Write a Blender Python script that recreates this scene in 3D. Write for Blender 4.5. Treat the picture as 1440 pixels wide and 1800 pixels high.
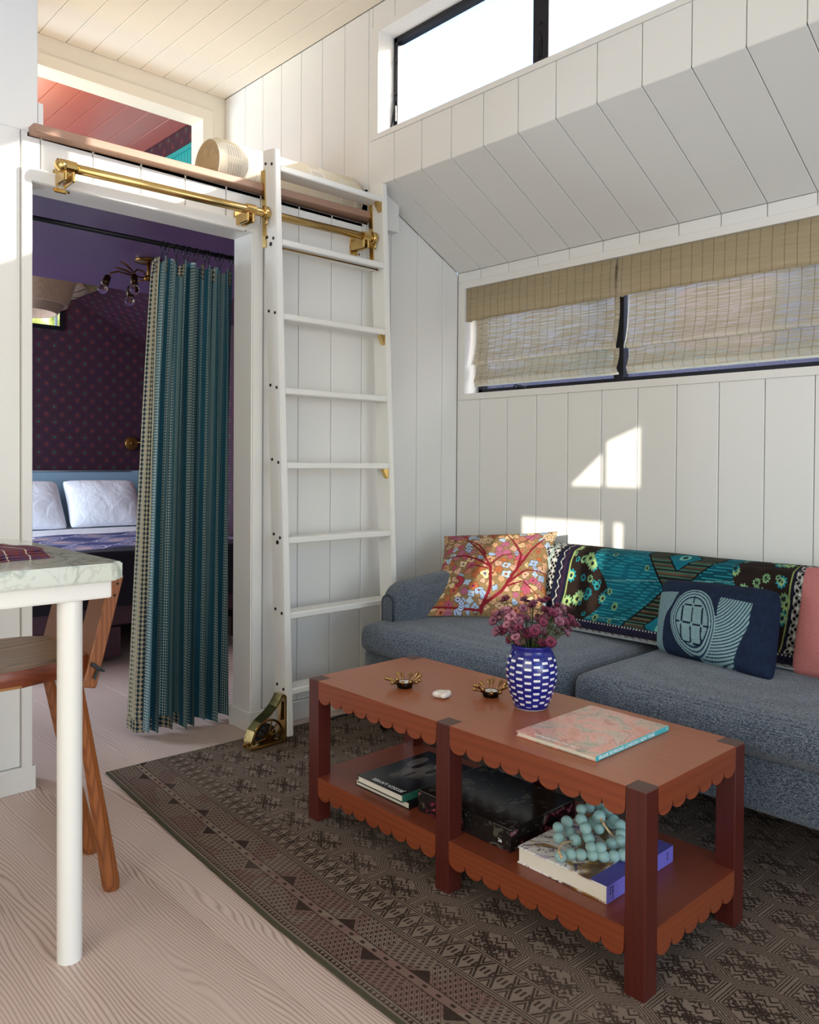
import bpy, bmesh, math, random
import numpy as np
from mathutils import Vector, Matrix
random.seed(7); rng = np.random.default_rng(7)
for o in list(bpy.data.objects): bpy.data.objects.remove(o)
SC = bpy.context.scene; COL = SC.collection
PI = math.pi

# ------------------------------------------------------------------ camera
cam_d = bpy.data.cameras.new('camera'); cam = bpy.data.objects.new('camera', cam_d); COL.objects.link(cam)
cam_d.sensor_fit = 'HORIZONTAL'; cam_d.sensor_width = 36.0; cam_d.lens = 1409.5 / 1440 * 36.0
cam_d.shift_x = -0.00016; cam_d.shift_y = (833.8 - 900) / 1440
cam_d.clip_start = 0.05; cam_d.clip_end = 200
_r = Vector((0.7255260364856075, -0.6881648053098918, 0.006416472105739684))
_u = Vector((0.0046990265334230855, 0.014277122703447668, 0.9998870350779375))
_w = Vector((0.6881786755858706, 0.7254139263207658, -0.013592128926970181))
cam.matrix_world = Matrix(((_r.x, _u.x, -_w.x, -3.03405), (_r.y, _u.y, -_w.y, -2.84473), (_r.z, _u.z, -_w.z, 1.11133), (0, 0, 0, 1)))
SC.camera = cam

# ------------------------------------------------------------------ world, sun, daylight, exposure
W = bpy.data.worlds.new('world'); SC.world = W; W.use_nodes = True
wn = W.node_tree; bg = wn.nodes['Background']
sky = wn.nodes.new('ShaderNodeTexSky'); sky.sky_type = 'NISHITA'; sky.sun_disc = False
sky.sun_elevation = math.radians(24); sky.sun_rotation = math.radians(140); sky.air_density = 1.0; sky.dust_density = 1.0
wn.links.new(sky.outputs[0], bg.inputs[0]); bg.inputs[1].default_value = 1.3

def sun(name, d, strength, col, ang):
    l = bpy.data.lights.new(name, 'SUN'); l.energy = strength; l.color = col; l.angle = math.radians(ang)
    o = bpy.data.objects.new(name, l); COL.objects.link(o)
    o.rotation_euler = Vector(d).to_track_quat('-Z', 'Y').to_euler(); return o
sun('sun', (-1.0, 1.15, -0.54), 11.0, (1.0, 0.93, 0.80), 0.6)
def area(name, loc, d, sx, sy, power, col):
    l = bpy.data.lights.new(name, 'AREA'); l.shape = 'RECTANGLE'; l.size = sx; l.size_y = sy; l.energy = power; l.color = col
    o = bpy.data.objects.new(name, l); COL.objects.link(o); o.location = loc
    o.rotation_euler = Vector(d).to_track_quat('-Z', 'Y').to_euler(); return o
area('daylight_rear_doors', (-2.4, -5.25, 1.35), (0.05, 1, -0.05), 3.4, 2.3, 74, (0.40, 0.60, 1.0))
# added uplight at the rear doors, put in to brighten the ceiling
area('added_rear_uplight', (-2.4, -5.1, 0.9), (0.02, 1, 1.35), 3.2, 1.2, 14, (1.0, 1.0, 0.45))
area('added_loft_uplight', (-1.35, 0.72, 2.225), (0.0, -0.05, 1), 1.2, 0.8, 6.6, (1.0, 0.90, 0.83))  # added up-facing light hidden behind the ledge to brighten the ceiling
area('daylight_left_window', (-4.2, -2.6, 1.5), (1, 0.05, 0), 2.4, 1.9, 52, (1.0, 0.96, 0.82))
# added spot standing in for reflected sun; it throws the window-wall patches
def spot(name, loc, tgt, power, col, deg, rad):
    l = bpy.data.lights.new(name, 'SPOT'); l.energy = power; l.color = col; l.spot_size = math.radians(deg); l.spot_blend = 0.1; l.shadow_soft_size = rad
    o = bpy.data.objects.new(name, l); COL.objects.link(o); o.location = loc
    o.rotation_euler = (Vector(tgt) - Vector(loc)).to_track_quat('-Z', 'Y').to_euler(); return o
spot('added_glint_spot', (-13.5, -4.6, 3.2), (0, -0.8, 1.0), 16000, (1.0, 0.93, 0.8), 9, 0.03)
area('added_bedroom_fill', (-3.3, 2.3, 1.5), (1, 0.15, 0.05), 1.6, 1.6, 190, (0.70, 0.84, 1.0))  # added fill to brighten the bedroom, no window behind it
area('added_yellow_ceiling_light', (-1.98, 1.72, 2.88), (0.25, 0.3, 1), .25, .25, 22, (1.0, 0.86, 0.20))  # added light, hidden by the pier, to turn the bedroom ceiling yellow
area('added_white_ceiling_light', (-1.3, 3.0, 2.5), (0, -0.3, 1), .5, .4, 7, (0.9, 0.95, 1.0))  # added up-facing light in mid-air to lift the bedroom ceiling
area('added_room_uplight', (-2.75, -1.2, 2.35), (0.35, 0.55, 1), .6, .6, 8.5, (0.56, 0.67, 1.0))  # added uplight just out of view, no fixture, brightens the ceiling
SC.view_settings.view_transform = 'Standard'; SC.view_settings.look = 'None'
SC.view_settings.gamma = 1.0; SC.view_settings.use_curve_mapping = False
SC.view_settings.exposure = -0.45

# ------------------------------------------------------------------ helpers
def lin(c):
    if isinstance(c, str):
        c = c.lstrip('#'); c = [int(c[i:i+2], 16) / 255 for i in (0, 2, 4)]
        c = [x / 12.92 if x <= 0.04045 else ((x + 0.055) / 1.055) ** 2.4 for x in c]
    return tuple(c[:3]) + (1.0,)

class X:
    """tiny expression wrapper around math nodes"""
    def __init__(s, nt, v): s.nt = nt; s.v = v
    def _m(s, op, *a, clamp=False):
        n = s.nt.nodes.new('ShaderNodeMath'); n.operation = op; n.use_clamp = clamp
        for i, q in enumerate((s,) + a):
            q = q.v if isinstance(q, X) else q
            if isinstance(q, (int, float)): n.inputs[i].default_value = q
            else: s.nt.links.new(q, n.inputs[i])
        return X(s.nt, n.outputs[0])
    def __add__(s, o): return s._m('ADD', o)
    __radd__ = __add__
    def __sub__(s, o): return s._m('SUBTRACT', o)
    def __rsub__(s, o): return X(s.nt, float(o))._m('SUBTRACT', s)
    def __mul__(s, o): return s._m('MULTIPLY', o)
    __rmul__ = __mul__
    def __truediv__(s, o): return s._m('DIVIDE', o)
    def abs(s): return s._m('ABSOLUTE')
    def frac(s): return s._m('FRACT')
    def floor(s): return s._m('FLOOR')
    def sin(s): return s._m('SINE')
    def lt(s, o): return s._m('LESS_THAN', o)
    def gt(s, o): return s._m('GREATER_THAN', o)
    def mn(s, o): return s._m('MINIMUM', o)
    def mx(s, o): return s._m('MAXIMUM', o)
    def sqrt(s): return s._m('SQRT')
    def pw(s, o): return s._m('POWER', o)
    def sat(s): return s._m('ADD', 0.0, clamp=True)
    def tri(s, p): return s._m('PINGPONG', p)
    def near(s, c, w): return (s - c).abs().lt(w)
    def hash(s, k=1.0): return ((s * (12.9898 * k) + 4.1).sin() * 43758.5453).frac()

class Mat:
    def __init__(s, name, rough=0.5, metal=0.0, spec=0.5):
        s.m = bpy.data.materials.new(name); s.m.use_nodes = True; s.nt = s.m.node_tree
        s.b = s.nt.nodes['Principled BSDF']; s.b.inputs['Roughness'].default_value = rough
        s.b.inputs['Metallic'].default_value = metal; s.b.inputs['Specular IOR Level'].default_value = spec
        s._c = {}
    def coord(s, kind='Object'):
        if kind not in s._c:
            t = s.nt.nodes.new('ShaderNodeTexCoord'); q = s.nt.nodes.new('ShaderNodeSeparateXYZ')
            s.nt.links.new(t.outputs[kind], q.inputs[0]); s._c[kind] = (t.outputs[kind], [X(s.nt, q.outputs[i]) for i in range(3)])
        return s._c[kind]
    def xyz(s, kind='Object'): return s.coord(kind)[1]
    def vec(s, x, y, z):
        n = s.nt.nodes.new('ShaderNodeCombineXYZ')
        for i, q in enumerate((x, y, z)):
            if isinstance(q, X): s.nt.links.new(q.v, n.inputs[i])
            else: n.inputs[i].default_value = q
        return n.outputs[0]
    def noise(s, scale=5, detail=3, vec=None, rough=0.5, kind='Object', out=0, dist=0):
        n = s.nt.nodes.new('ShaderNodeTexNoise'); n.inputs['Scale'].default_value = scale
        n.inputs['Detail'].default_value = detail; n.inputs['Roughness'].default_value = rough; n.inputs['Distortion'].default_value = dist
        s.nt.links.new(vec if vec is not None else s.coord(kind)[0], n.inputs['Vector']); return X(s.nt, n.outputs[out])
    def vor(s, scale=5, vec=None, feature='F1', out=0, kind='Object'):
        n = s.nt.nodes.new('ShaderNodeTexVoronoi'); n.feature = feature; n.inputs['Scale'].default_value = scale
        s.nt.links.new(vec if vec is not None else s.coord(kind)[0], n.inputs['Vector']); return X(s.nt, n.outputs[out])
    def mix(s, f, a, b):
        n = s.nt.nodes.new('ShaderNodeMix'); n.data_type = 'RGBA'
        if isinstance(f, X): s.nt.links.new(f.v, n.inputs[0])
        else: n.inputs[0].default_value = f
        for i, q in ((6, a), (7, b)):
            if isinstance(q, (str, tuple)): n.inputs[i].default_value = lin(q)
            else: s.nt.links.new(q, n.inputs[i])
        return n.outputs[2]
    def ramp(s, f, stops, interp='LINEAR'):
        n = s.nt.nodes.new('ShaderNodeValToRGB'); n.color_ramp.interpolation = interp
        e = n.color_ramp.elements
        while len(e) < len(stops): e.new(0.5)
        for i, (p, c) in enumerate(stops): e[i].position = p; e[i].color = lin(c)
        s.nt.links.new(f.v, n.inputs[0]); return n.outputs[0]
    def attr(s, name='col'):
        n = s.nt.nodes.new('ShaderNodeAttribute'); n.attribute_name = name; return n.outputs['Color']
    def rand(s):
        n = s.nt.nodes.new('ShaderNodeObjectInfo'); return X(s.nt, n.outputs['Random'])
    def col(s, c):
        if isinstance(c, (str, tuple)): s.b.inputs['Base Color'].default_value = lin(c)
        else: s.nt.links.new(c, s.b.inputs['Base Color'])
        return s
    def rough(s, x): s.nt.links.new(x.v, s.b.inputs['Roughness']); return s
    def bump(s, h, strength=0.3, dist=0.002):
        n = s.nt.nodes.new('ShaderNodeBump'); n.inputs['Strength'].default_value = strength; n.inputs['Distance'].default_value = dist
        s.nt.links.new(h.v, n.inputs['Height']); s.nt.links.new(n.outputs[0], s.b.inputs['Normal']); return s

def plain(name, c, rough=0.5, metal=0.0, spec=0.5, var=0.06, scale=8, bumpk=0.0):
    """single colour with faint mottling"""
    m = Mat(name, rough, metal, spec); n = m.noise(scale, 3)
    c0 = lin(c); d = tuple(x * (1 - var) for x in c0[:3]); l = tuple(min(1, x * (1 + var)) for x in c0[:3])
    m.col(m.mix(n, d, l))
    if bumpk: m.bump(m.noise(scale * 12, 2), bumpk, 0.001)
    return m.m

_origin = {}
def org(o):
    return _origin.get(o.name, Vector((0, 0, 0))) if o else Vector((0, 0, 0))
def mesh(name, verts, faces, mat, parent=None, smooth=False, uv=None, colors=None, at=None):
    """verts are in WORLD coordinates; stored relative to the parent's origin (or `at`)"""
    v = np.asarray(verts, dtype=np.float64).reshape(-1, 3)
    O = org(parent) if parent else (Vector(at) if at is not None else Vector((0, 0, 0)))
    me = bpy.data.meshes.new(name)
    me.from_pydata((v - np.array(O)).tolist(), [], [tuple(f) for f in faces])
    if smooth: me.polygons.foreach_set('use_smooth', [True] * len(me.polygons))
    if uv is not None:
        L = me.uv_layers.new(name='UVMap'); idx = np.zeros(len(me.loops), dtype=np.int32)
        me.loops.foreach_get('vertex_index', idx); L.data.foreach_set('uv', np.asarray(uv, dtype=np.float32)[idx].ravel())
    if colors is not None:
        A = me.color_attributes.new('col', 'FLOAT_COLOR', 'POINT'); c = np.ones((len(v), 4), dtype=np.float32)
        c[:, :3] = colors; A.data.foreach_set('color', c.ravel())
    me.update(); o = bpy.data.objects.new(name, me); COL.objects.link(o)
    if isinstance(mat, Mat): mat = mat.m
    if mat: me.materials.append(mat)
    if parent: o.parent = parent
    else: o.location = O
    _origin[o.name] = O
    return o
def tag(o, label=None, cat=None, group=None, kind=None):
    if label: o['label'] = label
    if cat: o['category'] = cat
    if group: o['group'] = group
    if kind: o['kind'] = kind
    return o
def thing(name, loc, label, cat, group=None):
    o = bpy.data.objects.new(name, None); COL.objects.link(o); o.location = loc; o.empty_display_size = 0.05
    _origin[o.name] = Vector(loc); return tag(o, label, cat, group)
def struct(name, o): o['kind'] = 'structure'; return o

class G:
    """geometry bag"""
    def __init__(s): s.v = []; s.f = []
    def add(s, v, f):
        n = len(s.v); s.v += [tuple(map(float, p)) for p in v]; s.f += [tuple(i + n for i in q) for q in f]; return s
    def box(s, x0, x1, y0, y1, z0, z1, b=0.0, xf=None):
        bm = bmesh.new(); bmesh.ops.create_cube(bm, size=1.0)
        for p in bm.verts: p.co = Vector(((x0 + x1) / 2 + p.co.x * (x1 - x0), (y0 + y1) / 2 + p.co.y * (y1 - y0), (z0 + z1) / 2 + p.co.z * (z1 - z0)))
        if b: bmesh.ops.bevel(bm, geom=list(bm.edges), offset=b, segments=2 if b > .004 else 1, affect='EDGES', profile=0.6)
        v = [p.co[:] for p in bm.verts]; bm.verts.index_update(); f = [[p.index for p in q.verts] for q in bm.faces]; bm.free()
        if xf: v = [xf(*p) for p in v]
        return s.add(v, f)
    def prism(s, poly, d, xf):
        """poly: (a,b) list, extruded 0..d ; xf(a,b,c)->world"""
        n = len(poly); v = [xf(a, b, 0) for a, b in poly] + [xf(a, b, d) for a, b in poly]
        f = [tuple(range(n))[::-1], tuple(range(n, 2 * n))] + [(i, (i + 1) % n, n + (i + 1) % n, n + i) for i in range(n)]
        return s.add(v, f)
    def grid(s, P, close_u=False, close_v=False):
        P = np.asarray(P); a, b = P.shape[:2]; n = len(s.v); s.v += [tuple(p) for p in P.reshape(-1, 3).tolist()]
        for i in range(a if close_u else a - 1):
            for j in range(b if close_v else b - 1):
                i2, j2 = (i + 1) % a, (j + 1) % b; s.f.append((n + i * b + j, n + i2 * b + j, n + i2 * b + j2, n + i * b + j2))
        return s
    def lathe(s, prof, c, n=24, axis='z', cap=True):
        P = []
        for r, h in prof:
            row = []
            for k in range(n):
                t = 2 * PI * k / n; a, b = r * math.cos(t), r * math.sin(t)
                row.append({'z': (c[0] + a, c[1] + b, c[2] + h), 'x': (c[0] + h, c[1] + a, c[2] + b), 'y': (c[0] + a, c[1] + h, c[2] + b)}[axis])
            P.append(row)
        m = len(s.v); s.grid(P, close_v=True)
        if cap: s.f.append(tuple(range(m, m + n))); s.f.append(tuple(range(m + (len(prof) - 1) * n, m + len(prof) * n)))
        return s
    def tube(s, pts, r, n=8, cap=True, flat=1.0):
        pts = [Vector(p) for p in pts]; R = r if isinstance(r, (list, tuple)) else [r] * len(pts)
        t0 = (pts[1] - pts[0]).normalized(); up = Vector((0, 0, 1)) if abs(t0.z) < .9 else Vector((1, 0, 0))
        a = t0.cross(up).normalized(); P = []
        for i, p in enumerate(pts):
            t = (pts[min(i + 1, len(pts) - 1)] - pts[max(i - 1, 0)]).normalized()
            a = (a - t * a.dot(t)).normalized(); b = t.cross(a)
            P.append([tuple(p + (a * math.cos(2 * PI * k / n) + b * math.sin(2 * PI * k / n) * flat) * R[i]) for k in range(n)])
        m = len(s.v); s.grid(P, close_v=True)
        if cap: s.f.append(tuple(range(m, m + n))[::-1]); s.f.append(tuple(range(m + (len(pts) - 1) * n, m + len(pts) * n)))
        return s
    def sphere(s, c, r, nu=12, nv=8, sc=(1, 1, 1)):
        P = [[(c[0] + r * sc[0] * math.sin(PI * (i + .02) / (nv + .04)) * math.cos(2 * PI * k / nu), c[1] + r * sc[1] * math.sin(PI * (i + .02) / (nv + .04)) * math.sin(2 * PI * k / nu), c[2] + r * sc[2] * math.cos(PI * (i + .02) / (nv + .04))) for k in range(nu)] for i in range(nv + 1)]
        m = len(s.v); s.grid(P, close_v=True); s.f.append(tuple(range(m, m + nu))); s.f.append(tuple(range(m + nv * nu, m + (nv + 1) * nu))); return s
    def out(s, name, mat, parent=None, smooth=False, at=None):
        o = mesh(name, s.v, s.f, mat, parent, smooth, at=at); bm = bmesh.new(); bm.from_mesh(o.data)
        bmesh.ops.recalc_face_normals(bm, faces=bm.faces); bm.to_mesh(o.data); bm.free()
        return o
def autosmooth(o, deg=35):
    me = o.data; me.polygons.foreach_set('use_smooth', [True] * len(me.polygons))
    bm = bmesh.new(); bm.from_mesh(me)
    for e in bm.edges:
        if len(e.link_faces) == 2 and e.calc_face_angle(0) > math.radians(deg): e.smooth = False
    bm.to_mesh(me); bm.free(); return o
def soft_box(x0, x1, y0, y1, z0, z1, r, n=10, puff=(0, 0, 0), wob=0.0, seed=0):
    """rounded cushion-like block; r corner radius, puff = bulge per axis"""
    c = np.array([(x0 + x1) / 2, (y0 + y1) / 2, (z0 + z1) / 2]); h = np.array([(x1 - x0) / 2, (y1 - y0) / 2, (z1 - z0) / 2])
    bm = bmesh.new(); bmesh.ops.create_cube(bm, size=2.0); bmesh.ops.subdivide_edges(bm, edges=list(bm.edges), cuts=n, use_grid_fill=True)
    g = np.array([p.co[:] for p in bm.verts]); bm.verts.index_update(); f = [[p.index for p in q.verts] for q in bm.faces]; bm.free()
    g = np.sign(g) * np.sin(np.abs(g) * PI / 2) ** 0.9      # more rows near the edges
    p = g * h; inner = np.clip(p, -(h - r), h - r); d = p - inner; L = np.linalg.norm(d, axis=1, keepdims=True); L[L == 0] = 1
    m = np.max(np.abs(g), axis=1) > .999; q = np.where(m[:, None], inner + d / L * np.minimum(L, r), p)
    for a in range(3):
        o1, o2 = [k for k in range(3) if k != a]
        q[:, a] += np.sign(g[:, a]) * puff[a] * (1 - g[:, o1] ** 2) * (1 - g[:, o2] ** 2) * (np.abs(g[:, a]) > .5)
    if wob:
        rr = np.random.default_rng(seed); 
        for k in range(5):
            kv = rr.normal(size=3) * 9; q += (wob * np.sin(q @ kv + rr.random() * 6))[:, None] * (q / (np.linalg.norm(q, axis=1, keepdims=True) + 1e-6)) / 5
    return (q + c), f
# ------------------------------------------------------------------ wall, ceiling, floor materials
def paint(name, c, rough=0.42):
    m = Mat(name, rough); n = m.noise(1.3, 3); m.col(m.mix(n, tuple(x * .985 for x in lin(c)[:3]), lin(c)[:3])); m.bump(m.noise(60, 2), 0.03, 0.001); return m.m
M_wall = paint('cream_wall_paint', '#E6E4DE'); M_ceil = paint('cream_ceiling_paint', '#EDE3D0', .5)
M_trim = paint('white_trim_paint', '#E6E3DC', .35)
M_lad = paint('white_ladder_paint', '#E9E7E0', .32)
def wood(name, ca, cb, axis='y', freq=90, warp=12, rough=0.45, sat=1.0, rnd=True, k2=0.5):
    m = Mat(name, rough); x, y, z = m.xyz()
    a, b, c = {'x': (y, x, z), 'y': (x, y, z), 'z': (x, z, y)}[axis]
    r = m.rand() * 17.3 if rnd else 0.0
    v = m.vec(a * 5.0 + r, b * 0.55 + r, c * 5.0); n1 = m.noise(1.0, 2, v)
    f = (a + c * 0.9) * freq + n1 * warp
    ln = ((f.frac() - 0.5).abs() * 2.0).pw(2.0)
    fine = m.noise(1.0, 4, m.vec(a * 260, b * 7, c * 260)); big = m.noise(1.0, 2, m.vec(a * 3 + r, b * 0.9, c * 3))
    fac = (ln * k2 + fine * 0.35 + big * 0.45 - 0.22).sat()
    m.col(m.mix(fac, ca, cb)); m.bump(fine, 0.12, 0.0006); return m
def fir():
    m = Mat('pale_douglas_fir', .42); x, y, z = m.xyz(); r = m.rand() * 17.3
    n1 = m.noise(1.0, 3, m.vec(x * 4.2 + r, y * .75 + r, r)); fig = m.noise(1.0, 1, m.vec(x * 2.2 + r, y * .18, r + 3.0)); f = x * 112 + n1 * 24 + (fig - .5).abs().lt(.035) * 0.0
    ln = (1.0 - ((f.frac() - .5).abs() * 2.0)).pw(2.6); fine = m.noise(1.0, 3, m.vec(x * 330, y * 9, 0.0)); big = m.noise(1.0, 2, m.vec(x * 3.5 + r, y * .7, r)); calm = m.noise(1.0, 1, m.vec(x * 5.0 + r, y * .25, r + 9))
    fac = (ln * (.16 + (calm - .38).sat() * 2.2) + fine * .22 + big * .35 - .22).sat()
    m.col(m.mix(fac, '#D9C2B6', '#8C6A58')); m.bump(fine, .1, .0005); return m
M_fir = fir()
M_cap = wood('ledge_oak', '#B08C76', '#8A6450', 'x', 140, 8, .5).m
M_maho = wood('reddish_mahogany_long', '#8C4426', '#5C2511', 'y', 60, 9, .36, k2=.30)
M_mahoX = wood('reddish_mahogany_cross', '#8C4426', '#5C2511', 'x', 60, 9, .36, k2=.30)
M_leg = wood('dark_mahogany_leg', '#561F17', '#33100D', 'z', 55, 8, .36, k2=.28)
M_end = plain('dark_end_grain', '#5A4038', .55, bumpk=.2)
M_brass = plain('polished_brass', '#D2B273', .2, 1.0, var=.12, scale=30)
M_brassd = plain('aged_brass', '#7A5626', .33, 1.0, var=.2, scale=20)
M_black = plain('black_metal', '#15161A', .35, .3)
M_blackrod = plain('black_rod', '#0E0D10', .4, .4)
M_glass = bpy.data.materials.new('window_glass'); M_glass.use_nodes = True
_n = M_glass.node_tree; _n.nodes.clear(); _o = _n.nodes.new('ShaderNodeOutputMaterial'); _t = _n.nodes.new('ShaderNodeBsdfTransparent'); _g = _n.nodes.new('ShaderNodeBsdfGlossy'); _g.inputs['Roughness'].default_value = .02
_f = _n.nodes.new('ShaderNodeValue'); _f.outputs[0].default_value = .05; _x = _n.nodes.new('ShaderNodeMixShader')
_n.links.new(_f.outputs[0], _x.inputs[0]); _n.links.new(_t.outputs[0], _x.inputs[1]); _n.links.new(_g.outputs[0], _x.inputs[2]); _n.links.new(_x.outputs[0], _o.inputs[0])

# ------------------------------------------------------------------ structure
S = 0.1778; D = 0.5935; ZC = 3.22; Z1 = 2.391; Z2 = 2.091; YL = 1.31; YB = 3.58; X0 = -4.3; Y0 = -5.4
def boards(parent, polys, xf, mat, name='board', t=0.012, ch=0.0022, gap=0.0014):
    for P in polys:
        P = [np.array(p, float) for p in P]; c = sum(P) / len(P)
        Q = [p + np.array([gap * np.sign(c[0] - p[0]), 0]) for p in P]
        R = [p + ch * np.sign(c - p) for p in Q]; n = len(P)
        v = [xf(p[0], p[1], t) for p in Q] + [xf(p[0], p[1], ch) for p in Q] + [xf(p[0], p[1], 0) for p in R]
        f = [(k * n + i, k * n + (i + 1) % n, (k + 1) * n + (i + 1) % n, (k + 1) * n + i) for k in (0, 1) for i in range(n)] + [tuple(range(2 * n, 3 * n))]
        o = mesh(name, v, f, mat, parent); bm = bmesh.new(); bm.from_mesh(o.data); bmesh.ops.recalc_face_normals(bm, faces=bm.faces)
        # face the room: top face normal should point along -t direction
        bm.faces.ensure_lookup_table(); nrm = Vector(xf(0, 0, 0)) - Vector(xf(0, 0, 1))
        if bm.faces[-1].normal.dot(nrm) < 0: bmesh.ops.reverse_faces(bm, faces=bm.faces)
        bm.to_mesh(o.data); bm.free()

# floor
g = G().box(X0, 0.1, Y0, YB + .1, -0.12, -0.014); floor = struct('floor', g.out('floor', plain('subfloor', '#2b221c', .8)))
k = 0; xs = [X0] + [-2.405 + .335 * i for i in range(-5, 8)] + [0.1]
for a, b in zip(xs[:-1], xs[1:]):
    if b - a < .02: continue
    g = G().box(a + .0003, b - .0003, Y0, YB + .1, -0.0135, 0, .0006); g.out('plank', M_fir.m, floor); k += 1

# back wall (y=0 face), doorway x -2.101..-1.239, loft opening above z 2.21
XL, XR, ZD = -2.101, -1.239, 2.05
yx = lambda a, b, c: (a, .012 + c, b)
g = G()
for P in ([(X0, 0), (XL - .0, 0), (XL, 2.2), (X0, 2.2)], [(X0, 2.2), (-2.075, 2.2), (-2.075, ZC), (X0, ZC)], [(XL, ZD + .0), (XR, ZD), (XR, 2.2), (XL, 2.2)],
          [(XR, 0), (.1, 0), (.1, Z2 - .05), (0, Z2), (-D, Z1), (-D, 2.2), (XR, 2.2)]): g.prism(P, .108, yx)
wb = struct('wall_back', g.out('wall_back', M_wall))
J = [-(.1112 + S * i) for i in range(0, 26)]
slope = lambda x: Z2 - (x) * (Z1 - Z2) / D
polys = []
xs = [0.0] + J
for a, b in zip(xs[1:], xs[:-1]):      # a<b
    if b <= -1.194 + 1e-6 or (a < -1.194 < b): pass
    lo = .082
    if b > -1.194 and a >= -1.2: 
        if a > -D: P = [(a, lo), (b, lo), (b, slope(b)), (a, slope(a))]
        elif b > -D: P = [(a, lo), (b, lo), (b, slope(b)), (-D, Z1), (-D, 2.215), (a, 2.215)]
        else: P = [(a, lo), (b, lo), (b, 2.215), (a, 2.215)]
        polys.append(P)
    elif a < -1.194 < b:
        polys.append([(-1.194, lo), (b, lo), (b, 2.215), (-1.194, 2.215)]); polys.append([(a, 2.092), (-1.1945, 2.092), (-1.1945, 2.215), (a, 2.215)])
    elif a >= -2.13: polys.append([(a, 2.092), (b, 2.092), (b, 2.215), (a, 2.215)])
    else:
        if b > -2.13: polys.append([(a, lo), (-2.131, lo), (-2.131, 2.215), (a, 2.215)]); polys.append([(-2.13, 2.092), (b, 2.092), (b, 2.215), (-2.13, 2.215)]); polys.append([(a, 2.215), (-2.075, 2.215), (-2.075, ZC), (a, ZC)])
        elif a > X0: polys.append([(a, lo), (b, lo), (b, 2.215), (a, 2.215)]); polys.append([(a, 2.215), (b, 2.215), (b, ZC), (a, ZC)])
boards(wb, polys, lambda a, b, c: (a, c, b), M_wall)

# doorway casing and jambs
g = G().box(-2.131, XL, -.016, .012, 0, ZD).box(-2.131, -1.194, -.016, .012, ZD, 2.092).box(XR, -1.194, -.016, .012, 0, ZD)
g.box(XL - .006, XL + .004, -.010, .125, 0, ZD, .001).box(XR - .004, XR + .02, -.010, .125, 0, ZD, .001).box(XL, XR, -.010, .125, ZD - .002, ZD + .01)
struct('door_1', g.out('door_1', M_trim))
g = G().box(-1.253, -.0, -.018, .0, 0, .082, .002).box(-1.253, -1.2385, .0005, .14, 0, .082, .002); struct('b', g.out('baseboard_back', M_trim))
g = G().box(X0, -2.088, -.018, .0, 0, .082, .002).box(-2.1, -2.088, .0005, .14, 0, .082, .002); struct('b', g.out('baseboard_left', M_trim))

# loft: deck, wooden cap ledge, left cheek, far wall with a wide opening
g = G().box(-2.3, -.6, .12, 1.43, ZD, 2.2); struct('c', g.out('loft_deck', plain('plum_soffit_gloss', '#5E4668', .3, var=.1, scale=2)))
g = G().box(-2.11, XR + .6, .0, .12, 2.2, 2.213).box(-2.11, -.6, .12, 1.31, 2.2, 2.213); struct('c', g.out('loft_floor', plain('loft_floor_paint', '#CFC6B4', .5)))
tilt = lambda x, y, z: (x, y, z + (x + 1.36) * .0195)
g = G().box(-2.106, -.596, -.048, .10, 2.2165, 2.2465, .003, xf=tilt); struct('t', g.out('trim_1', M_cap))
g = G().box(-2.075, -2.058, .0, .03, 2.232, 2.322, .002); struct('t', g.out('trim_2', M_trim))
g = G().box(-2.3, -2.075, .12, YL, 2.2, ZC); struct('w', g.out('wall_loft_left', M_wall))
g = G().box(-2.3, -.741, YL, 1.43, 3.062, ZC).box(-.741, -.46, YL, 1.43, 2.2, ZC); struct('w', g.out('wall_loft_back', M_ceil))
g = G().box(-2.075, -.741, YL - .012, YL, 3.062, 3.124, .001).box(-.741, -.676, YL - .012, YL, 2.2, 3.124, .001); struct('t', g.out('trim_3', M_ceil))

# clerestory wall x=-D ; window opening y -2.35..-.03, z 2.627..3.095
HY0, HY1, HZ0, HZ1 = -2.35, -.047, 2.627, 3.095
g = G(); xx = -D + .012
g.box(xx, -.46, Y0, HY1, Z1, HZ0).box(xx, -.46, Y0, HY1, HZ1, ZC).box(xx, -.46, HY1, 1.31, 2.2, ZC).box(xx, -.46, Y0, HY0, HZ0, HZ1)
wu = struct('w', g.out('wall_clerestory', M_wall)); polys = []
ys = [-(.1551 + S * i) for i in range(-9, 30)]
for b, a in zip(ys[:-1], ys[1:]):
    if a < Y0 or b > 1.6: continue
    b2 = min(b, 1.3)
    if a > HY1 - .02: polys.append([(a, 2.2), (b2, 2.2), (b2, ZC), (a, ZC)])
    elif b > HY1: polys.append([(a, Z1), (b, Z1), (b, 2.604), (a, 2.604)]); polys.append([(-.0045, 2.604), (b, 2.604), (b, ZC), (-.0045, ZC)]); polys.append([(a, 3.122), (-.005, 3.122), (-.005, ZC), (a, ZC)])
    elif a > HY0: polys.append([(a, Z1), (b, Z1), (b, 2.604), (a, 2.604)]); polys.append([(a, 3.122), (b, 3.122), (b, ZC), (a, ZC)])
    else: polys.append([(a, Z1), (b, Z1), (b, ZC), (a, ZC)])
boards(wu, polys, lambda a, b, c: (-D + c, a, b), M_wall)
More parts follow.
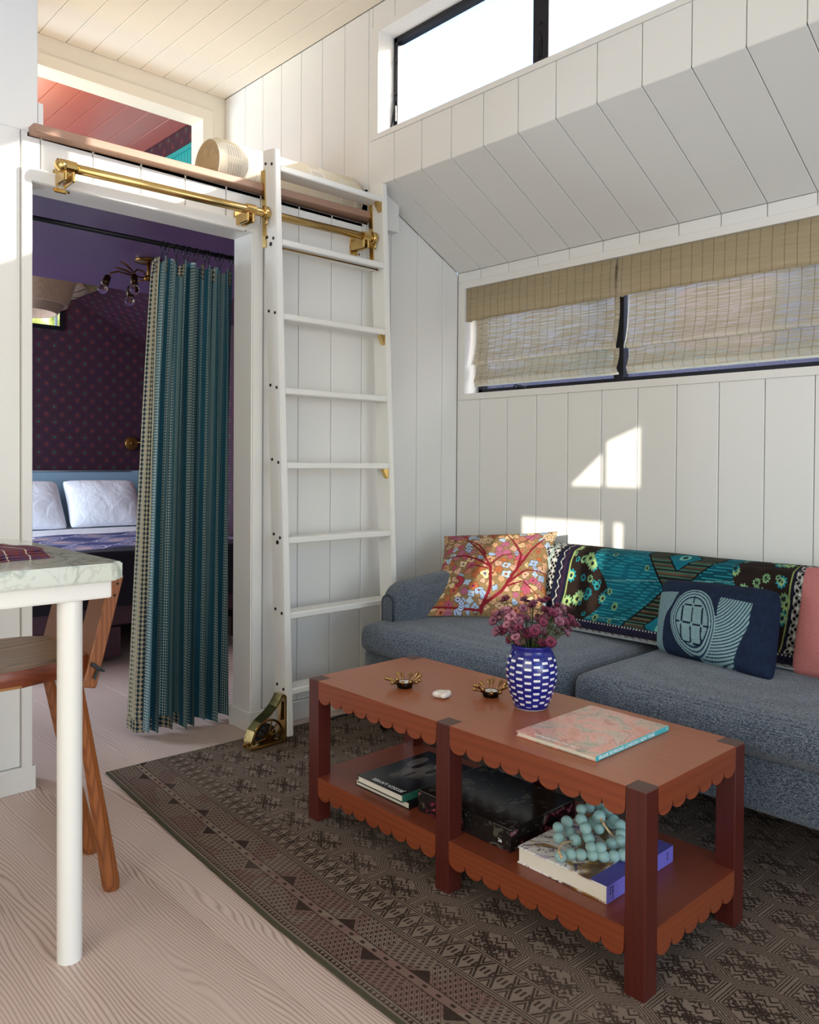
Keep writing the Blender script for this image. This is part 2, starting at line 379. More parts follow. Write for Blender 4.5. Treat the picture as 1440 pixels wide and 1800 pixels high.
def window_casing(name, y0, y1, z0, z1, cy0, cy1, cz0, cz1, xf0, depth):
    g = G()
    for q in ((cy0, y0, cz0, cz1), (y1, cy1, cz0, cz1), (y0, y1, cz0, z0), (y0, y1, z1, cz1)): g.box(xf0 - .004, xf0 + .012, *q)
    for q in ((y0 - .01, y0 + .0015, z0, z1), (y1 - .0015, y1 + .01, z0, z1), (y0, y1, z0 - .01, z0 + .0015), (y0, y1, z1 - .0015, z1 + .01)): g.box(xf0 - .0034, xf0 + depth, *q)
    return struct('w', g.out(name, M_trim))
w1 = window_casing('window_1', HY0, HY1, HZ0, HZ1, HY0 - .03, -.006, 2.604, 3.121, -D, .13)
M_alu = plain('dark_aluminium', '#23242B', .38, .5, var=.1)
def wframe(parent, x0, x1, y0, y1, z0, z1, w, mulls, mat=M_alu):
    g = G()
    for q in ((y0, y0 + w, z0, z1), (y1 - w, y1, z0, z1), (y0, y1, z0, z0 + w), (y0, y1, z1 - w, z1)): g.box(x0, x1, *q, .002)
    g.out('window_frame', mat, parent)
    for m0, m1 in mulls: G().box(x0 - .004, x1, m0, m1, z0, z1, .002).out('mullion', mat, parent)
    es = [y0] + [e for m in sorted(mulls) for e in m] + [y1]
    for a, b in zip(es[0::2], es[1::2]): G().box((x0 + x1) / 2 + .012, (x0 + x1) / 2 + .016, a + .004, b - .004, z0 + .004, z1 - .004).out('pane', M_glass, parent)
wframe(w1, -.503, -.463, HY0 + .002, HY1 - .004, HZ0 + .002, HZ1 - .002, .026, [(-.943, -.868), (-1.80, -1.725)])
for yy in (-.066, -.905):          # crank cords and latches on the clerestory sashes
    g = G(); g.tube([(-.506, yy, 2.80), (-.512, yy + .004, 2.74), (-.518, yy + .012, 2.68), (-.52, yy + .018, 2.632)], .003, 6).box(-.512, -.5, yy - .008, yy + .006, 2.70, 2.775, .002).sphere((-.508, yy, 2.83), .006)
    g.sphere((-.508, yy, 2.98), .006); g.out('window_latch', M_black, w1)

# sloped soffit between clerestory and window wall
dn = Vector((Z1 - Z2, 0, D)).normalized()  # outward (up) normal
def sx(a, b, c):    # a=y, b=distance down the slope from the upper edge
    L = math.hypot(D, Z1 - Z2); t = b / L
    return (-D + D * t + dn.x * c, a, Z1 - (Z1 - Z2) * t + dn.z * c)
LS = math.hypot(D, Z1 - Z2)
g = G().prism([(Y0, 0), (0.12, 0), (0.12, LS), (Y0, LS)], .10, lambda a, b, c: sx(a, b, c + .012)); ws = struct('w', g.out('wall_sloped', M_wall))
polys = []
for b, a in zip([0] + ys[9:-1], ys[9:]):
    if a > Y0: polys.append([(a, 0), (b, 0), (b, LS), (a, LS)])
boards(ws, polys, sx, M_wall)

# window wall x=0 ; opening y -2.7..-.05, z 1.468..2.008
LY0, LY1, LZ0, LZ1 = -2.75, -.05, 1.468, 2.008
g = G().box(.012, .14, Y0, .012, 0, LZ0).box(.012, .14, Y0, .012, LZ1, Z2 + .1).box(.012, .14, LY1, .012, LZ0, LZ1).box(.012, .14, Y0, LY0, LZ0, LZ1)
wr = struct('w', g.out('wall_right', M_wall)); polys = []
for b, a in zip([0] + ys[9:-1], ys[9:]):
    if a < Y0: continue
    if b == 0: polys += [[(a, 0), (b, 0), (b, 1.438), (a, 1.438)], [(a, 2.04), (b, 2.04), (b, Z2), (a, Z2)], [(-.0195, 1.438), (b, 1.438), (b, 2.04), (-.0195, 2.04)]]
    elif a > LY0 - .05: polys += [[(a, 0), (b, 0), (b, 1.438), (a, 1.438)], [(a, 2.04), (b, 2.04), (b, Z2), (a, Z2)]]
    else: polys.append([(a, 0), (b, 0), (b, Z2), (a, Z2)])
boards(wr, polys, lambda a, b, c: (c, a, b), M_wall)
w2 = window_casing('window_2', LY0, LY1, LZ0, LZ1, LY0 - .03, -.0205, 1.438, 2.04, 0, .14)
wframe(w2, .095, .135, LY0 + .002, LY1 - .012, LZ0 + .002, LZ1 - .002, .028, [(-.918, -.868), (-1.83, -1.78)])
g = G().box(.085, .097, -.32, -.28, 1.478, 1.492, .002).tube([(.088, -.30, 1.492), (.07, -.325, 1.503), (.055, -.37, 1.494), (.05, -.40, 1.486)], .004, 6).sphere((.05, -.405, 1.486), .007); g.out('window_crank', M_black, w2)

# ceiling
g = G().box(X0, -.46, Y0, YB + .1, ZC + .012, ZC + .1); cl = struct('c', g.out('ceiling', M_ceil)); xs = [-D] + [-.583 - .131 * i for i in range(1, 28)] + [X0]
boards(cl, [[(b, Y0), (a, Y0), (a, YL), (b, YL)] for a, b in zip(xs[:-1], xs[1:])], lambda a, b, c: (a, b, ZC + c), M_ceil)

# unseen room shell: left wall with an opening cut to shape the spot's light, rear wall with glazed doors
g = G().box(X0 - .1, X0, Y0, -2.22, 0, ZC).box(X0 - .1, X0, -1.76, .012, 0, ZC).box(X0 - .1, X0, -2.22, -1.76, 0, 1.33).box(X0 - .1, X0, -2.22, -1.76, 1.90, ZC)
lw = lambda a, b, c: (X0 - .03 + c, a, b)
g.box(X0 - .03, X0 - .01, -2.22, -1.76, 1.609, 1.714).box(X0 - .03, X0 - .01, -2.106, -2.071, 1.33, 1.609).box(X0 - .03, X0 - .01, -2.22, -2.140, 1.33, 1.609).box(X0 - .03, X0 - .01, -2.079, -2.068, 1.714, 1.9)
g.prism([(-1.76, 1.70), (-1.935, 1.70), (-2.068, 1.815), (-2.068, 1.90), (-1.76, 1.90)], .02, lw).prism([(-2.079, 1.846), (-2.194, 1.890), (-2.194, 1.70), (-2.22, 1.70), (-2.22, 1.90), (-2.079, 1.90)], .02, lw)  # bars and prisms added to cut the spot's beam into patches
struct('w', g.out('wall_left', M_wall))
g = G().box(X0, -3.0, Y0 - .1, Y0, 0, ZC).box(-1.4, .1, Y0 - .1, Y0, 0, ZC).box(-3.0, -1.4, Y0 - .1, Y0, 2.1, ZC); struct('w', g.out('wall_front', M_wall))

# ------------------------------------------------------------------ bedroom shell
def wallpaper(name, slope=False):
    m = Mat(name, .5); x, y, z = m.xyz(); u = x + y
    if slope: u = y; z = x * 1.15
    wob = m.noise(14, 3); u = u + (wob - .5) * .012; z = z + (m.noise(17, 3) - .5) * .012; p = .118
    du = ((u / p).frac() - .5); dz = ((z / p).frac() - .5); r = (du * du + dz * dz).sqrt()
    du2 = ((u / p + .5).frac() - .5); dz2 = ((z / p + .5).frac() - .5); r2 = (du2 * du2 + dz2 * dz2).sqrt()
    n = m.noise(55, 4)
    c = m.mix(n, '#2C1726', '#3C1D2B'); c = m.mix(((r - .27).abs().lt(.03)) * .5, c, '#2c2440'); c = m.mix((r.lt(.19)) * n * .7, c, '#6A2A32'); c = m.mix(r.lt(.05) * .6, c, '#8A4A34')
    c = m.mix(r2.lt(.10) * n * .8, c, '#2F6B5A'); c = m.mix((r2 - .2).abs().lt(.018) * .35, c, '#8a3040')
    c = m.mix(((u / .012).frac().lt(.5)) * n * .35, c, '#2A1626')
    m.col(c); return m.m
M_wp = wallpaper('dark_plum_wallpaper'); M_wps = wallpaper('dark_plum_wallpaper_slope', True)
g = G().box(X0, -.6, YB, YB + .1, 0, ZC).box(-.6, .1, YB, YB + .1, 0, Z1)
wbd = struct('w', g.out('wall_bedroom', M_wp))
g = G().prism([(1.43, 0), (YB, 0), (YB, LS), (1.43, LS)], .10, sx).prism([(.12, 0), (1.43, 0), (1.43, LS), (.12, LS)], .1, sx); struct('w', g.out('wall_bedroom_sloped', M_wps))
g = G().box(0, .1, .12, YB, 0, Z2 + .05).box(-D, -.46, 1.43, YB, Z1, 2.63).box(-D, -.46, 1.43, YB, 3.09, ZC).box(-D, -.46, 3.3, YB, 2.63, 3.09).box(-D, -.46, 1.43, 1.5, 2.63, 3.09); struct('w', g.out('wall_bedroom_right', M_wp))
g = G().box(X0 - .1, X0, .12, YB, 0, ZC); struct('w', g.out('wall_bedroom_left', plain('plum_wall', '#55465F', .5)))
# glossy coloured ceiling boards over the bedroom
g = G().box(X0, -D, 1.43, YB, ZC + .002, ZC + .012); c2 = struct('c', g.out('ceiling_bedroom', plain('oxblood_joint', '#2a1014', .6)))
xs2 = [-D] + [-.585 - .1325 * i for i in range(1, 28)] + [X0]
Mr = Mat('oxblood_gloss_boards', .28); Mr.col(Mr.mix(Mr.noise(2, 2), '#A85A54', '#B4665E')); Mr.b.inputs['Specular IOR Level'].default_value = .9
boards(c2, [[(b, 1.43), (a, 1.43), (a, YB), (b, YB)] for a, b in zip(xs2[:-1], xs2[1:])], lambda a, b, c: (a, b, ZC - .012 + c), Mr.m, gap=.002, ch=.0012)
# teal reeded shade in the bedroom clerestory, slats one by one
w4 = struct('w', G().box(-.59, -.56, 1.5, 3.3, 3.06, 3.09).out('window_4', plain('teal_shade', '#1B8F93', .5)))
for i in range(45): G().box(-.582, -.572, 1.5 + i * .04, 1.536 + i * .04, 2.63, 3.06).out('slat', plain('teal_slat', '#1C979B', .5) if i == 0 else bpy.data.materials['teal_slat'], w4)
# back window of the bedroom
w3 = struct('w', G().box(-1.75, -.684, YB - .02, YB + .01, 2.129, 2.16).box(-1.75, -.684, YB - .02, YB + .01, 2.60, 2.63).box(-.714, -.684, YB - .02, YB + .01, 2.16, 2.60).box(-1.75, -1.72, YB - .02, YB + .01, 2.16, 2.60).out('window_3', M_black))
me = Mat('garden_seen_through_glass', .5); vv = me.noise(7, 4); cc = me.ramp(vv, [(.35, '#6b8a3c'), (.5, '#e6f08c'), (.62, '#ffffff')]); me.col('#000000')
me.nt.links.new(cc, me.b.inputs['Emission Color']); me.b.inputs['Emission Strength'].default_value = 1.6
G().box(-1.72, -.714, YB - .012, YB - .008, 2.16, 2.60).out('pane', me.m, w3)
G().box(-.752, -.735, YB - .03, YB - .014, 2.16, 2.60).out('blind_cord_channel', plain('pale_channel', '#AFC4C8', .4), w3)

# ------------------------------------------------------------------ outside
struct('added_sun_block_roof', G().box(-9, 1.0, -9.5, -5.5, 2.75, 2.9).out('added_sun_block_roof', M_trim)); struct('added_sun_block_wall', G().box(-.3, 0, -9.5, -5.5, -.1, 2.75).out('added_sun_block_wall', M_trim))  # roof and side wall added out of view to block sun at the rear
ext = thing('neighbour_house', (3.7, -3.0, 0), 'neighbouring house wall seen dimly through the woven shades', 'house')
G().box(3.5, 3.9, -9, 7.5, 0, 4.1).out('render_face', plain('lilac_grey_render', '#B9B7C6', .8), ext)
G().box(3.46, 3.5, -.18, .62, .0, 2.62).out('pink_panel', plain('pink_render', '#D9A7A6', .8), ext); G().box(3.42, 3.5, -.42, -.28, 0, 3.9).out('downpipe', plain('blue_grey_pipe', '#8A93B5', .6), ext); G().box(3.45, 3.5, 1.25, 2.3, .0, 2.2).out('door_panel', plain('grey_green_panel', '#8E9A8C', .6), ext)
hd = mesh('hedge', *soft_box(2.4, 3.2, -1.0, 3.4, 0, 1.9, .25, 14, (.05, .05, .1), .12, 3), plain('hedge_green', '#9AA090', .9, scale=20, var=.4)); tag(hd, 'green hedge dimly visible through the first woven shade', 'hedge')
fe = thing('garden_fence', (1.3, -2.0, 0), 'lilac grey board fence below the window outside', 'fence')
for i in range(44): G().box(1.3, 1.32, -4.5 + i * .16, -4.35 + i * .16, 0, 1.665).out('fence_board', bpy.data.materials.get('lilac_board') or plain('lilac_board', '#77718E', .7), fe)
gr = struct('g', G().box(.3, 8, -8, 6, -.2, -.1).out('ground', plain('garden_ground', '#8A8070', .9)))
# ------------------------------------------------------------------ brass rail and library ladder
rt = lambda x, y, z: (x, y, z + (x + 1.34) * .02)
rail = thing('brass_rail', (-1.34, 0, 2.13), 'long polished brass rail on brackets across the wall above the doorway', 'rail')
G().tube([rt(-2.03, -.088, 2.112), rt(-.655, -.088, 2.112)], .0165, 16).out('tube', M_brass, rail, True)
G().sphere(rt(-2.032, -.088, 2.112), .022, 12, 8).tube([rt(-2.045, -.088, 2.112), rt(-2.02, -.088, 2.112)], .021, 14).out('end_cap', M_brass, rail, True)
for x in (-2.005, -1.30, -.70):
    g = G(); z = rt(x, 0, 2.112)[2]
    g.box(x - .022, x + .022, -.006, .0, z - .066, z + .012, .003).box(x - .020, x - .008, -.098, -.005, z - .050, z - .008, .004).box(x + .006, x + .018, -.098, -.005, z - .050, z - .008, .004).tube([(x - .022, -.088, z + .002), (x + .022, -.088, z + .002)], .020, 12)
    b = g.out('bracket', M_brass, rail); G().sphere((x + .026, -.012, z - .06), .005, 8, 6).out('screw', M_brassd, b, True)

lad = thing('library_ladder', (-.909, -.18, 0), 'white painted leaning library ladder with brass fittings at the loft edge', 'ladder')
fy = lambda z: -.236 + .110 * z / 2.36        # front face of the stiles
def stile(x0, x1):
    g = G(); z0, z1 = .028, 2.372; v = []
    for z, dz in ((z0, 0), (z1, .012)):
        for a, b in ((x0, 0), (x1, 0), (x1, .088), (x0, .088)): v.append((a, fy(z) + b, z + (dz if b else 0)))
    g.add(v, [(0, 1, 2, 3), (4, 5, 6, 7), (0, 1, 5, 4), (1, 2, 6, 5), (2, 3, 7, 6), (3, 0, 4, 7)])
    o = g.out('stile', M_lad, lad); bm = bmesh.new(); bm.from_mesh(o.data); bmesh.ops.bevel(bm, geom=list(bm.edges), offset=.003, segments=2, affect='EDGES'); bm.to_mesh(o.data); bm.free()
stile(-1.211, -1.183); stile(-.635, -.607)
M_hole = plain('dark_bolt_recess', '#2b2118', .5, .5)
TZs = [.212, .512, .812, 1.112, 1.412, 1.712, 2.012, 2.312]
for i, z in enumerate(TZs):
    f = fy(z); t = G().box(-1.184, -.634, f + .002, f + .090, z - .026, z, .004).out('tread', M_lad, lad)
    for k, dy in enumerate((.022, .066)):
        if i in (6, 2) : pass
        G().lathe([(.0062, -.001), (.0062, .0016)], (-1.2125, f + dy, z - .0 + (.012 if dy > .05 else 0)), 10, 'x').out('bolt', M_hole, lad)
    if i in (2, 6): G().lathe([(.0085, -.001), (.0085, .0022)], (-1.2125, f + .040, z - .02), 12, 'x').out('bolt', M_hole, lad)
for i in (7, 5, 3):                  # small brass corbels under treads at the right stile
    z = TZs[i] - .026; f = fy(z); g = G()
    g.prism([(0, 0), (-.03, 0), (-.028, -.012), (-.016, -.03), (-.006, -.042), (0, -.044)], .022, lambda a, b, c: (-.6355 + a * .9, f + .006 + c, z + b)); g.out('corbel', M_brass, lad)
G().tube([(-1.18, fy(1.98) + .02, 1.979), (-.66, fy(1.98) + .02, 1.979)], .0035, 8).sphere((-.662, fy(1.98) + .02, 1.979), .006, 8, 6).out('tread_rod', M_brassd, lad, True)
for xa, xb in ((-1.217, -1.211), (-.6405, -.635)):
    g = G(); v = []
    for z in (1.985, 2.30):
        for a in (xa, xb):
            for y in (fy(z) + .070, fy(z) + .094): v.append((a, y, z))
    g.add(v, [(0, 1, 3, 2), (4, 5, 7, 6), (0, 1, 5, 4), (2, 3, 7, 6), (0, 2, 6, 4), (1, 3, 7, 5)]); g.out('side_plate', M_brass, lad)
    z = rt(xa, 0, 2.112)[2]
    g = G().lathe([(.0, -.012), (.020, -.012), (.027, -.006), (.022, 0), (.027, .006), (.020, .012), (0, .012)], (xa - .014, -.088, z + .002), 16, 'x', False).tube([(xa - .02, -.088, z), (xa + .004, -.065, z)], .008, 10)
    g.tube([(xa - .012, -.098, z - .02), (xa - .012, -.098, z - .05)], .0045, 8); g.out('roller', M_brass, lad, True)
# brass wheel housing at the foot: profile in x/z, extruded in y
wy0, wy1 = -.228, -.176
prof = [(-1.213, .190), (-1.222, .198), (-1.236, .198), (-1.246, .180), (-1.262, .158), (-1.292, .132), (-1.332, .108), (-1.360, .080), (-1.374, .046), (-1.378, .010), (-1.213, .010)]
hub = thing
g = G()
def rim(P, w, y0, y1):   # thin wall around a closed profile
    c = np.mean(P, axis=0); n = len(P); Q = []
    for i in range(n):
        a, b = np.array(P[i - 1]), np.array(P[(i + 1) % n]); t = (b - a) / np.linalg.norm(b - a); nn = np.array([-t[1], t[0]])
        if nn @ (c - np.array(P[i])) < 0: nn = -nn
        Q.append(tuple(np.array(P[i]) + nn * w))
    v = [(p[0], y, p[1]) for R in (P, Q) for y in (y0, y1) for p in R]
    f = []
    for i in range(n):
        j = (i + 1) % n; f += [(i, j, n + j, n + i), (2 * n + i, 2 * n + j, 3 * n + j, 3 * n + i), (i, j, 2 * n + j, 2 * n + i), (n + i, n + j, 3 * n + j, 3 * n + i)]
    g.add(v, f)
rim(prof, .006, wy0, wy1); hs = g.out('wheel_housing', M_brass, lad)
g = G(); cx_, cz_ = -1.296, .046
g.lathe([(.013, 0), (.013, .008)], (cx_, wy0 - .002, cz_), 14, 'y')
for k in range(8):
    a = PI * (k / 7.0) * 1.12 - .2; L = .060 if k not in (0, 7) else .062
    g.tube([(cx_, wy0 + .003, cz_), (cx_ + L * math.cos(a), wy0 + .003, cz_ + L * math.sin(a))], .0035, 6)
P = [(cx_ + .066 * math.cos(t), cz_ + .066 * math.sin(t)) for t in np.linspace(-.25, PI + .25, 20)]
for (a, b), (c, d) in zip(P[:-1], P[1:]): g.tube([(a, wy0 + .004, b), (c, wy0 + .004, d)], .005, 6)
g.tube([(-1.375, wy0 + .004, .016), (-1.216, wy0 + .004, .016)], .006, 6)
g.prism([(cx_ - .06, .012), (cx_ + .08, .012), (cx_ + .02, .036), (cx_ - .02, .036)], .004, lambda a, b, c: (a, wy0 + .002 + c, b))
g.prism([(-1.24, .10), (-1.222, .10), (-1.222, .17), (-1.234, .175)], .003, lambda a, b, c: (a, wy0 + .002 + c, b)).out('spoked_face', M_brassd, hs)
G().lathe([(.0, -.016), (.036, -.016), (.042, -.010), (.042, .010), (.036, .016), (0, .016)], (cx_, -.202, .052), 24, 'y', False).out('wheel', plain('black_rubber', '#1b1c22', .6), hs, True)
G().sphere((-1.386, -.202, .03), .008, 8, 6).out('axle_nut', M_brassd, hs, True)

# ------------------------------------------------------------------ coffee table (yaw -0.0109)
TX, TY, TH = -1.5611, -1.9999, -.0109; TL, TW, THt, LG = 1.1699, .4484, .4426, .0484
tc, tsn = math.cos(TH), math.sin(TH)
def T(b, a, z): return (TX + b * tc - a * tsn, TY + b * tsn + a * tc, z)     # b across (+x), a along (+y)
tab = thing('coffee_table', T(TW / 2, TL / 2, 0), 'reddish mahogany coffee table with scalloped aprons and dark corner posts', 'table')
RZ = .0085   # rug surface under the posts
mid = .5603 - .0
for a0 in (0, mid - .0, TL - LG):
    for b0 in (0, TW - LG):
        l = G().box(b0, b0 + LG, a0, a0 + LG, RZ - .004, THt - .0022, .0012, xf=T).out('leg', M_leg, tab)
        G().box(b0 + .0008, b0 + LG - .0008, a0 + .0008, a0 + LG - .0008, THt - .0024, THt + .0004, 0, xf=T).out('end_grain_cap', M_end, l)
def top(name, z, th, m):
    g = G()
    # slab notched around the posts, three pieces so the caps stay visible
    for a0, a1, b0, b1 in ((LG, mid, .0004, TW - .0004), (mid + LG, TL - LG, .0004, TW - .0004), (0.0004, LG, LG, TW - LG), (mid, mid + LG, LG, TW - LG), (TL - LG, TL - .0004, LG, TW - LG)):
        g.box(b0, b1, a0, a1, z - th, z, 0, xf=T)
    return g.out(name, m, tab)
M_top = wood('mahogany_top', '#A65E3A', '#84431F', 'y', 30, 6, .30, k2=.15).m
M_shelf = wood('mahogany_shelf', '#84402A', '#602815', 'x', 30, 6, .36, k2=.2).m
M_apr = M_maho.m; top('tabletop', THt, .020, M_top); top('lower_shelf', .146, .018, M_shelf)
def apron(p0, p1, zt, mat, n, normal_in):
    """scalloped board from p0 to p1 (table coords b,a), top zt, drop .065"""
    p0 = np.array(p0); p1 = np.array(p1); L = np.linalg.norm(p1 - p0); t = (p1 - p0) / L; P = [(0, 0), (L, 0)]; w = L / n
    for k in range(n - 1, -1, -1):
        for j in range(0, 11):
            th = PI * j / 10; P.append((k * w + w / 2 + (w / 2 - .0007) * math.cos(th), -.044 - .0225 * math.sin(th) ** .8))
    q = np.array(normal_in) * .020
    def xf(u, v, c): p = p0 + t * u + q * (c / .02); return T(p[0], p[1], zt + v)
    g = G(); g.prism(P, .020, xf); o = g.out('scalloped_apron', mat, tab); bm = bmesh.new(); bm.from_mesh(o.data); bmesh.ops.triangulate(bm, faces=[f for f in bm.faces if len(f.verts) > 4]); bm.to_mesh(o.data); bm.free()
for zt in (THt - .0006, .1456):
    for a0, a1 in ((LG, mid), (mid + LG, TL - LG)):
        apron((.0, a0), (.0, a1), zt, M_apr, 9, (1, 0)); apron((TW, a0), (TW, a1), zt, M_apr, 9, (-1, 0))
    apron((LG, 0), (TW - LG, 0), zt, M_mahoX.m, 6, (0, 1)); apron((LG, TL), (TW - LG, TL), zt, M_mahoX.m, 6, (0, -1))

# ------------------------------------------------------------------ text helper
def text(name, body, size, xf, mat, parent, depth=.0003, sx=1.0, align='LEFT'):
    cu = bpy.data.curves.new('t', 'FONT'); cu.body = body; cu.size = size; cu.extrude = depth; cu.align_x = align; cu.resolution_u = 2
    o = bpy.data.objects.new('t', cu); COL.objects.link(o); bpy.context.view_layer.update(); me = bpy.data.meshes.new_from_object(o)
    v = [xf(p.co.x * sx, p.co.y, p.co.z) for p in me.vertices]; f = [tuple(p.vertices) for p in me.polygons]
    bpy.data.objects.remove(o); r = mesh(name, v, f, mat, parent); return r
M_white_ink = plain('white_ink', '#F2F2EE', .5); M_black_ink = plain('black_ink', '#15151A', .5)
M_page = Mat('page_edges', .8); _x, _y, _z = M_page.xyz(); M_page.col(M_page.mix(((_z * 2600).sin() * .5 + .5) * .18 + M_page.noise(40, 2) * .25, '#E9E2D2', '#BDB4A0')); M_page = M_page.m
def book(name, label, a0, a1, b0, b1, z0, th, cover, spine, spine_side='a0', group=None, rot=0.0, board=.0022):
    """lies flat in table coords, spine on the given side"""
    ca, cb = (a0 + a1) / 2, (b0 + b1) / 2
    def B(b, a, z):
        db, da = b - cb, a - ca; return T(cb + db * math.cos(rot) - da * math.sin(rot), ca + db * math.sin(rot) + da * math.cos(rot), z)
    t = thing(name, B(cb, ca, z0), label, 'book', group)
    e = .003; g = G().box(b0, b1, a0, a1, z0, z0 + board, .0004, xf=B).box(b0, b1, a0, a1, z0 + th - board, z0 + th, .0004, xf=B); c = g.out('cover', cover, t)
    g = G()
    if spine_side == 'a0': g.box(b0, b1, a0 - .0012, a0 + .0012, z0, z0 + th, .0008, xf=B)
    else: g.box(b0, b1, a1 - .0012, a1 + .0012, z0, z0 + th, .0008, xf=B)
    s = g.out('spine', spine, t)
    G().box(b0 + e, b1 - e, a0 + .0014, a1 - e, z0 + board, z0 + th - board, 0, xf=B).out('page_block', M_page, t)
    return t, B, c, s
# pink painting cover, teal spine, on the tabletop (spine faces a0 end)
mc = Mat('pink_painted_cover', .25); x, y, z = mc.xyz(); n1 = mc.noise(9, 5, dist=1.5); n2 = mc.noise(22, 6, dist=2.5)
c = mc.ramp(n1, [(.30, '#9AA08E'), (.43, '#CDAE9C'), (.52, '#E2A596'), (.66, '#D9937F'), (.78, '#C87A94')]); c = mc.mix(((n2 - .5).abs().lt(.012)) * .5, c, '#6E6A5C')
vv = ((x + .03) * (x + .03) + (y - .02) * (y - .02)).sqrt() * 60 + n1 * 14; c = mc.mix((vv.sin().gt(.93)) * .35, c, '#7A6A5C'); mc.col(c)
b1, B1, _, _ = book('art_book', 'thin art book with pink swirled cover and teal spine on the tabletop', .166, .397, .066, .384, THt + .0006, .0125, mc.m, plain('teal_spine', '#49AEB4', .4))
text('lettering', 'FRANK BOWLING: LONDON / NEW YORK', .0118, lambda u, v, w: B1(.076 + u, .1646 - w, THt + .0030 + v), M_white_ink, b1, sx=1.06)
text('lettering', 'T', .008, lambda u, v, w: B1(.372 + u, .1646 - w, THt + .004 + v), M_white_ink, b1)
text('lettering', 'Frank Bowling: London / New York', .0082, lambda u, v, w: B1(.075 + v + .003, .350 - u, THt + .0132 + w), M_white_ink, b1)
# two black books on the lower shelf, left bay
mp = Mat('black_portrait_cover', .22); x, y, z = mp.xyz(); n = mp.noise(6, 4)
def blob(cx, cy, rx, ry, s=6): q = (((x - cx) / rx) * ((x - cx) / rx) + ((y - cy) / ry) * ((y - cy) / ry)).sqrt(); return ((1.0 - q) * s + (n - .5) * 5).sat()
face = blob(.0, .01, .10, .055, 2.2) * .55 + blob(.085, -.03, .03, .03) * .5 + blob(.06, .055, .05, .022) * .35
dark = blob(.035, .028, .030, .012, 8) + blob(.03, -.03, .022, .010, 8) + blob(-.03, .0, .03, .008, 6)
mp.col(mp.mix((face - dark * .9).sat(), '#121317', '#A79F96'))
b2, B2, _, _ = book('photo_book', 'black covered portrait book with green spine, upper of the pair on the lower shelf', .775, .972, .034, .330, .1670, .021, mp.m, plain('green_cloth_spine', '#2E6E58', .5))
text('lettering', 'JESSICA LANGE', .0200, lambda u, v, w: B2(.054 - v + .004, .790 + u * .98, .1882 + w), M_white_ink, b2, sx=.98)
b3, B3, _, _ = book('photo_book', 'black book with white page edges, lower of the pair on the lower shelf', .765, 1.00, .050, .345, .1462, .0200, plain('black_cover', '#141316', .3), plain('black_spine', '#1a191c', .3))
# large dark slipcase box
md = Mat('dark_floral_slipcase', .16); n1 = md.noise(26, 5, dist=1.2); n2 = md.noise(60, 4); x, y, z = md.xyz()
side = (z.lt(.052)); c0 = md.mix(n2.gt(.62), '#1d1b1a', '#3b3832'); c0 = md.mix((n1.gt(.60)) * .7, c0, '#5a564c')
cs = md.ramp(n1, [(.36, '#121014'), (.47, '#2b1a22'), (.54, '#7A2A3C'), (.58, '#A86A72'), (.62, '#24303F'), (.70, '#B49A86')]); md.col(md.mix(side * md.noise(7, 2).gt(.48), c0, cs))
bx = thing('slipcase_box', T(.20, .57, .1464), 'large glossy black slipcase with dark floral sides on the lower shelf', 'box')
BX = lambda b, a, z: T(b, a, z)
G().box(.066, .338, .412, .745, .1464, .2050, .002, xf=BX).out('case', md.m, bx)
text('lettering', 'R', .017, lambda u, v, w: BX(.0655 - w, .455 - v - .004, .163 + u), M_white_ink, bx)
# thick flower-cover book with violet spine
mf = Mat('flower_photo_cover', .3); x, y, z = mf.xyz(); n1 = mf.noise(11, 5, dist=1.0); n2 = mf.noise(14, 4, dist=2)
c = mf.ramp(n1, [(.36, '#5E3F22'), (.44, '#A07A3E'), (.50, '#E9E2DA'), (.60, '#F3F0EC'), (.68, '#A98BB0')]); c = mf.mix((n2 - .5).abs().lt(.012), c, '#4a3a5a'); mf.col(c)
b4, B4, _, _ = book('flower_book', 'thick book with floral photograph cover and violet spine on the lower shelf', .121, .372, .045, .330, .1464, .0400, mf.m, plain('violet_spine', '#6F67BC', .45), board=.003)
G().box(.0448, .3302, .1195, .165, .1862, .1868, xf=B4).out('cloth_hinge', plain('violet_cloth', '#4C4796', .5), b4)
for u0, s in ((.056, 'floral'), (.056, 'elegance')): text('lettering', s, .009, (lambda k: lambda u, v, w: B4(u0 + v + k, .1196 - w, .182 - u))(.0 if s == 'floral' else .010), M_black_ink, b4)
text('lettering', 'floral', .009, lambda u, v, w: B4(.300 + v, .1196 - w, .178 - u), M_black_ink, b4)

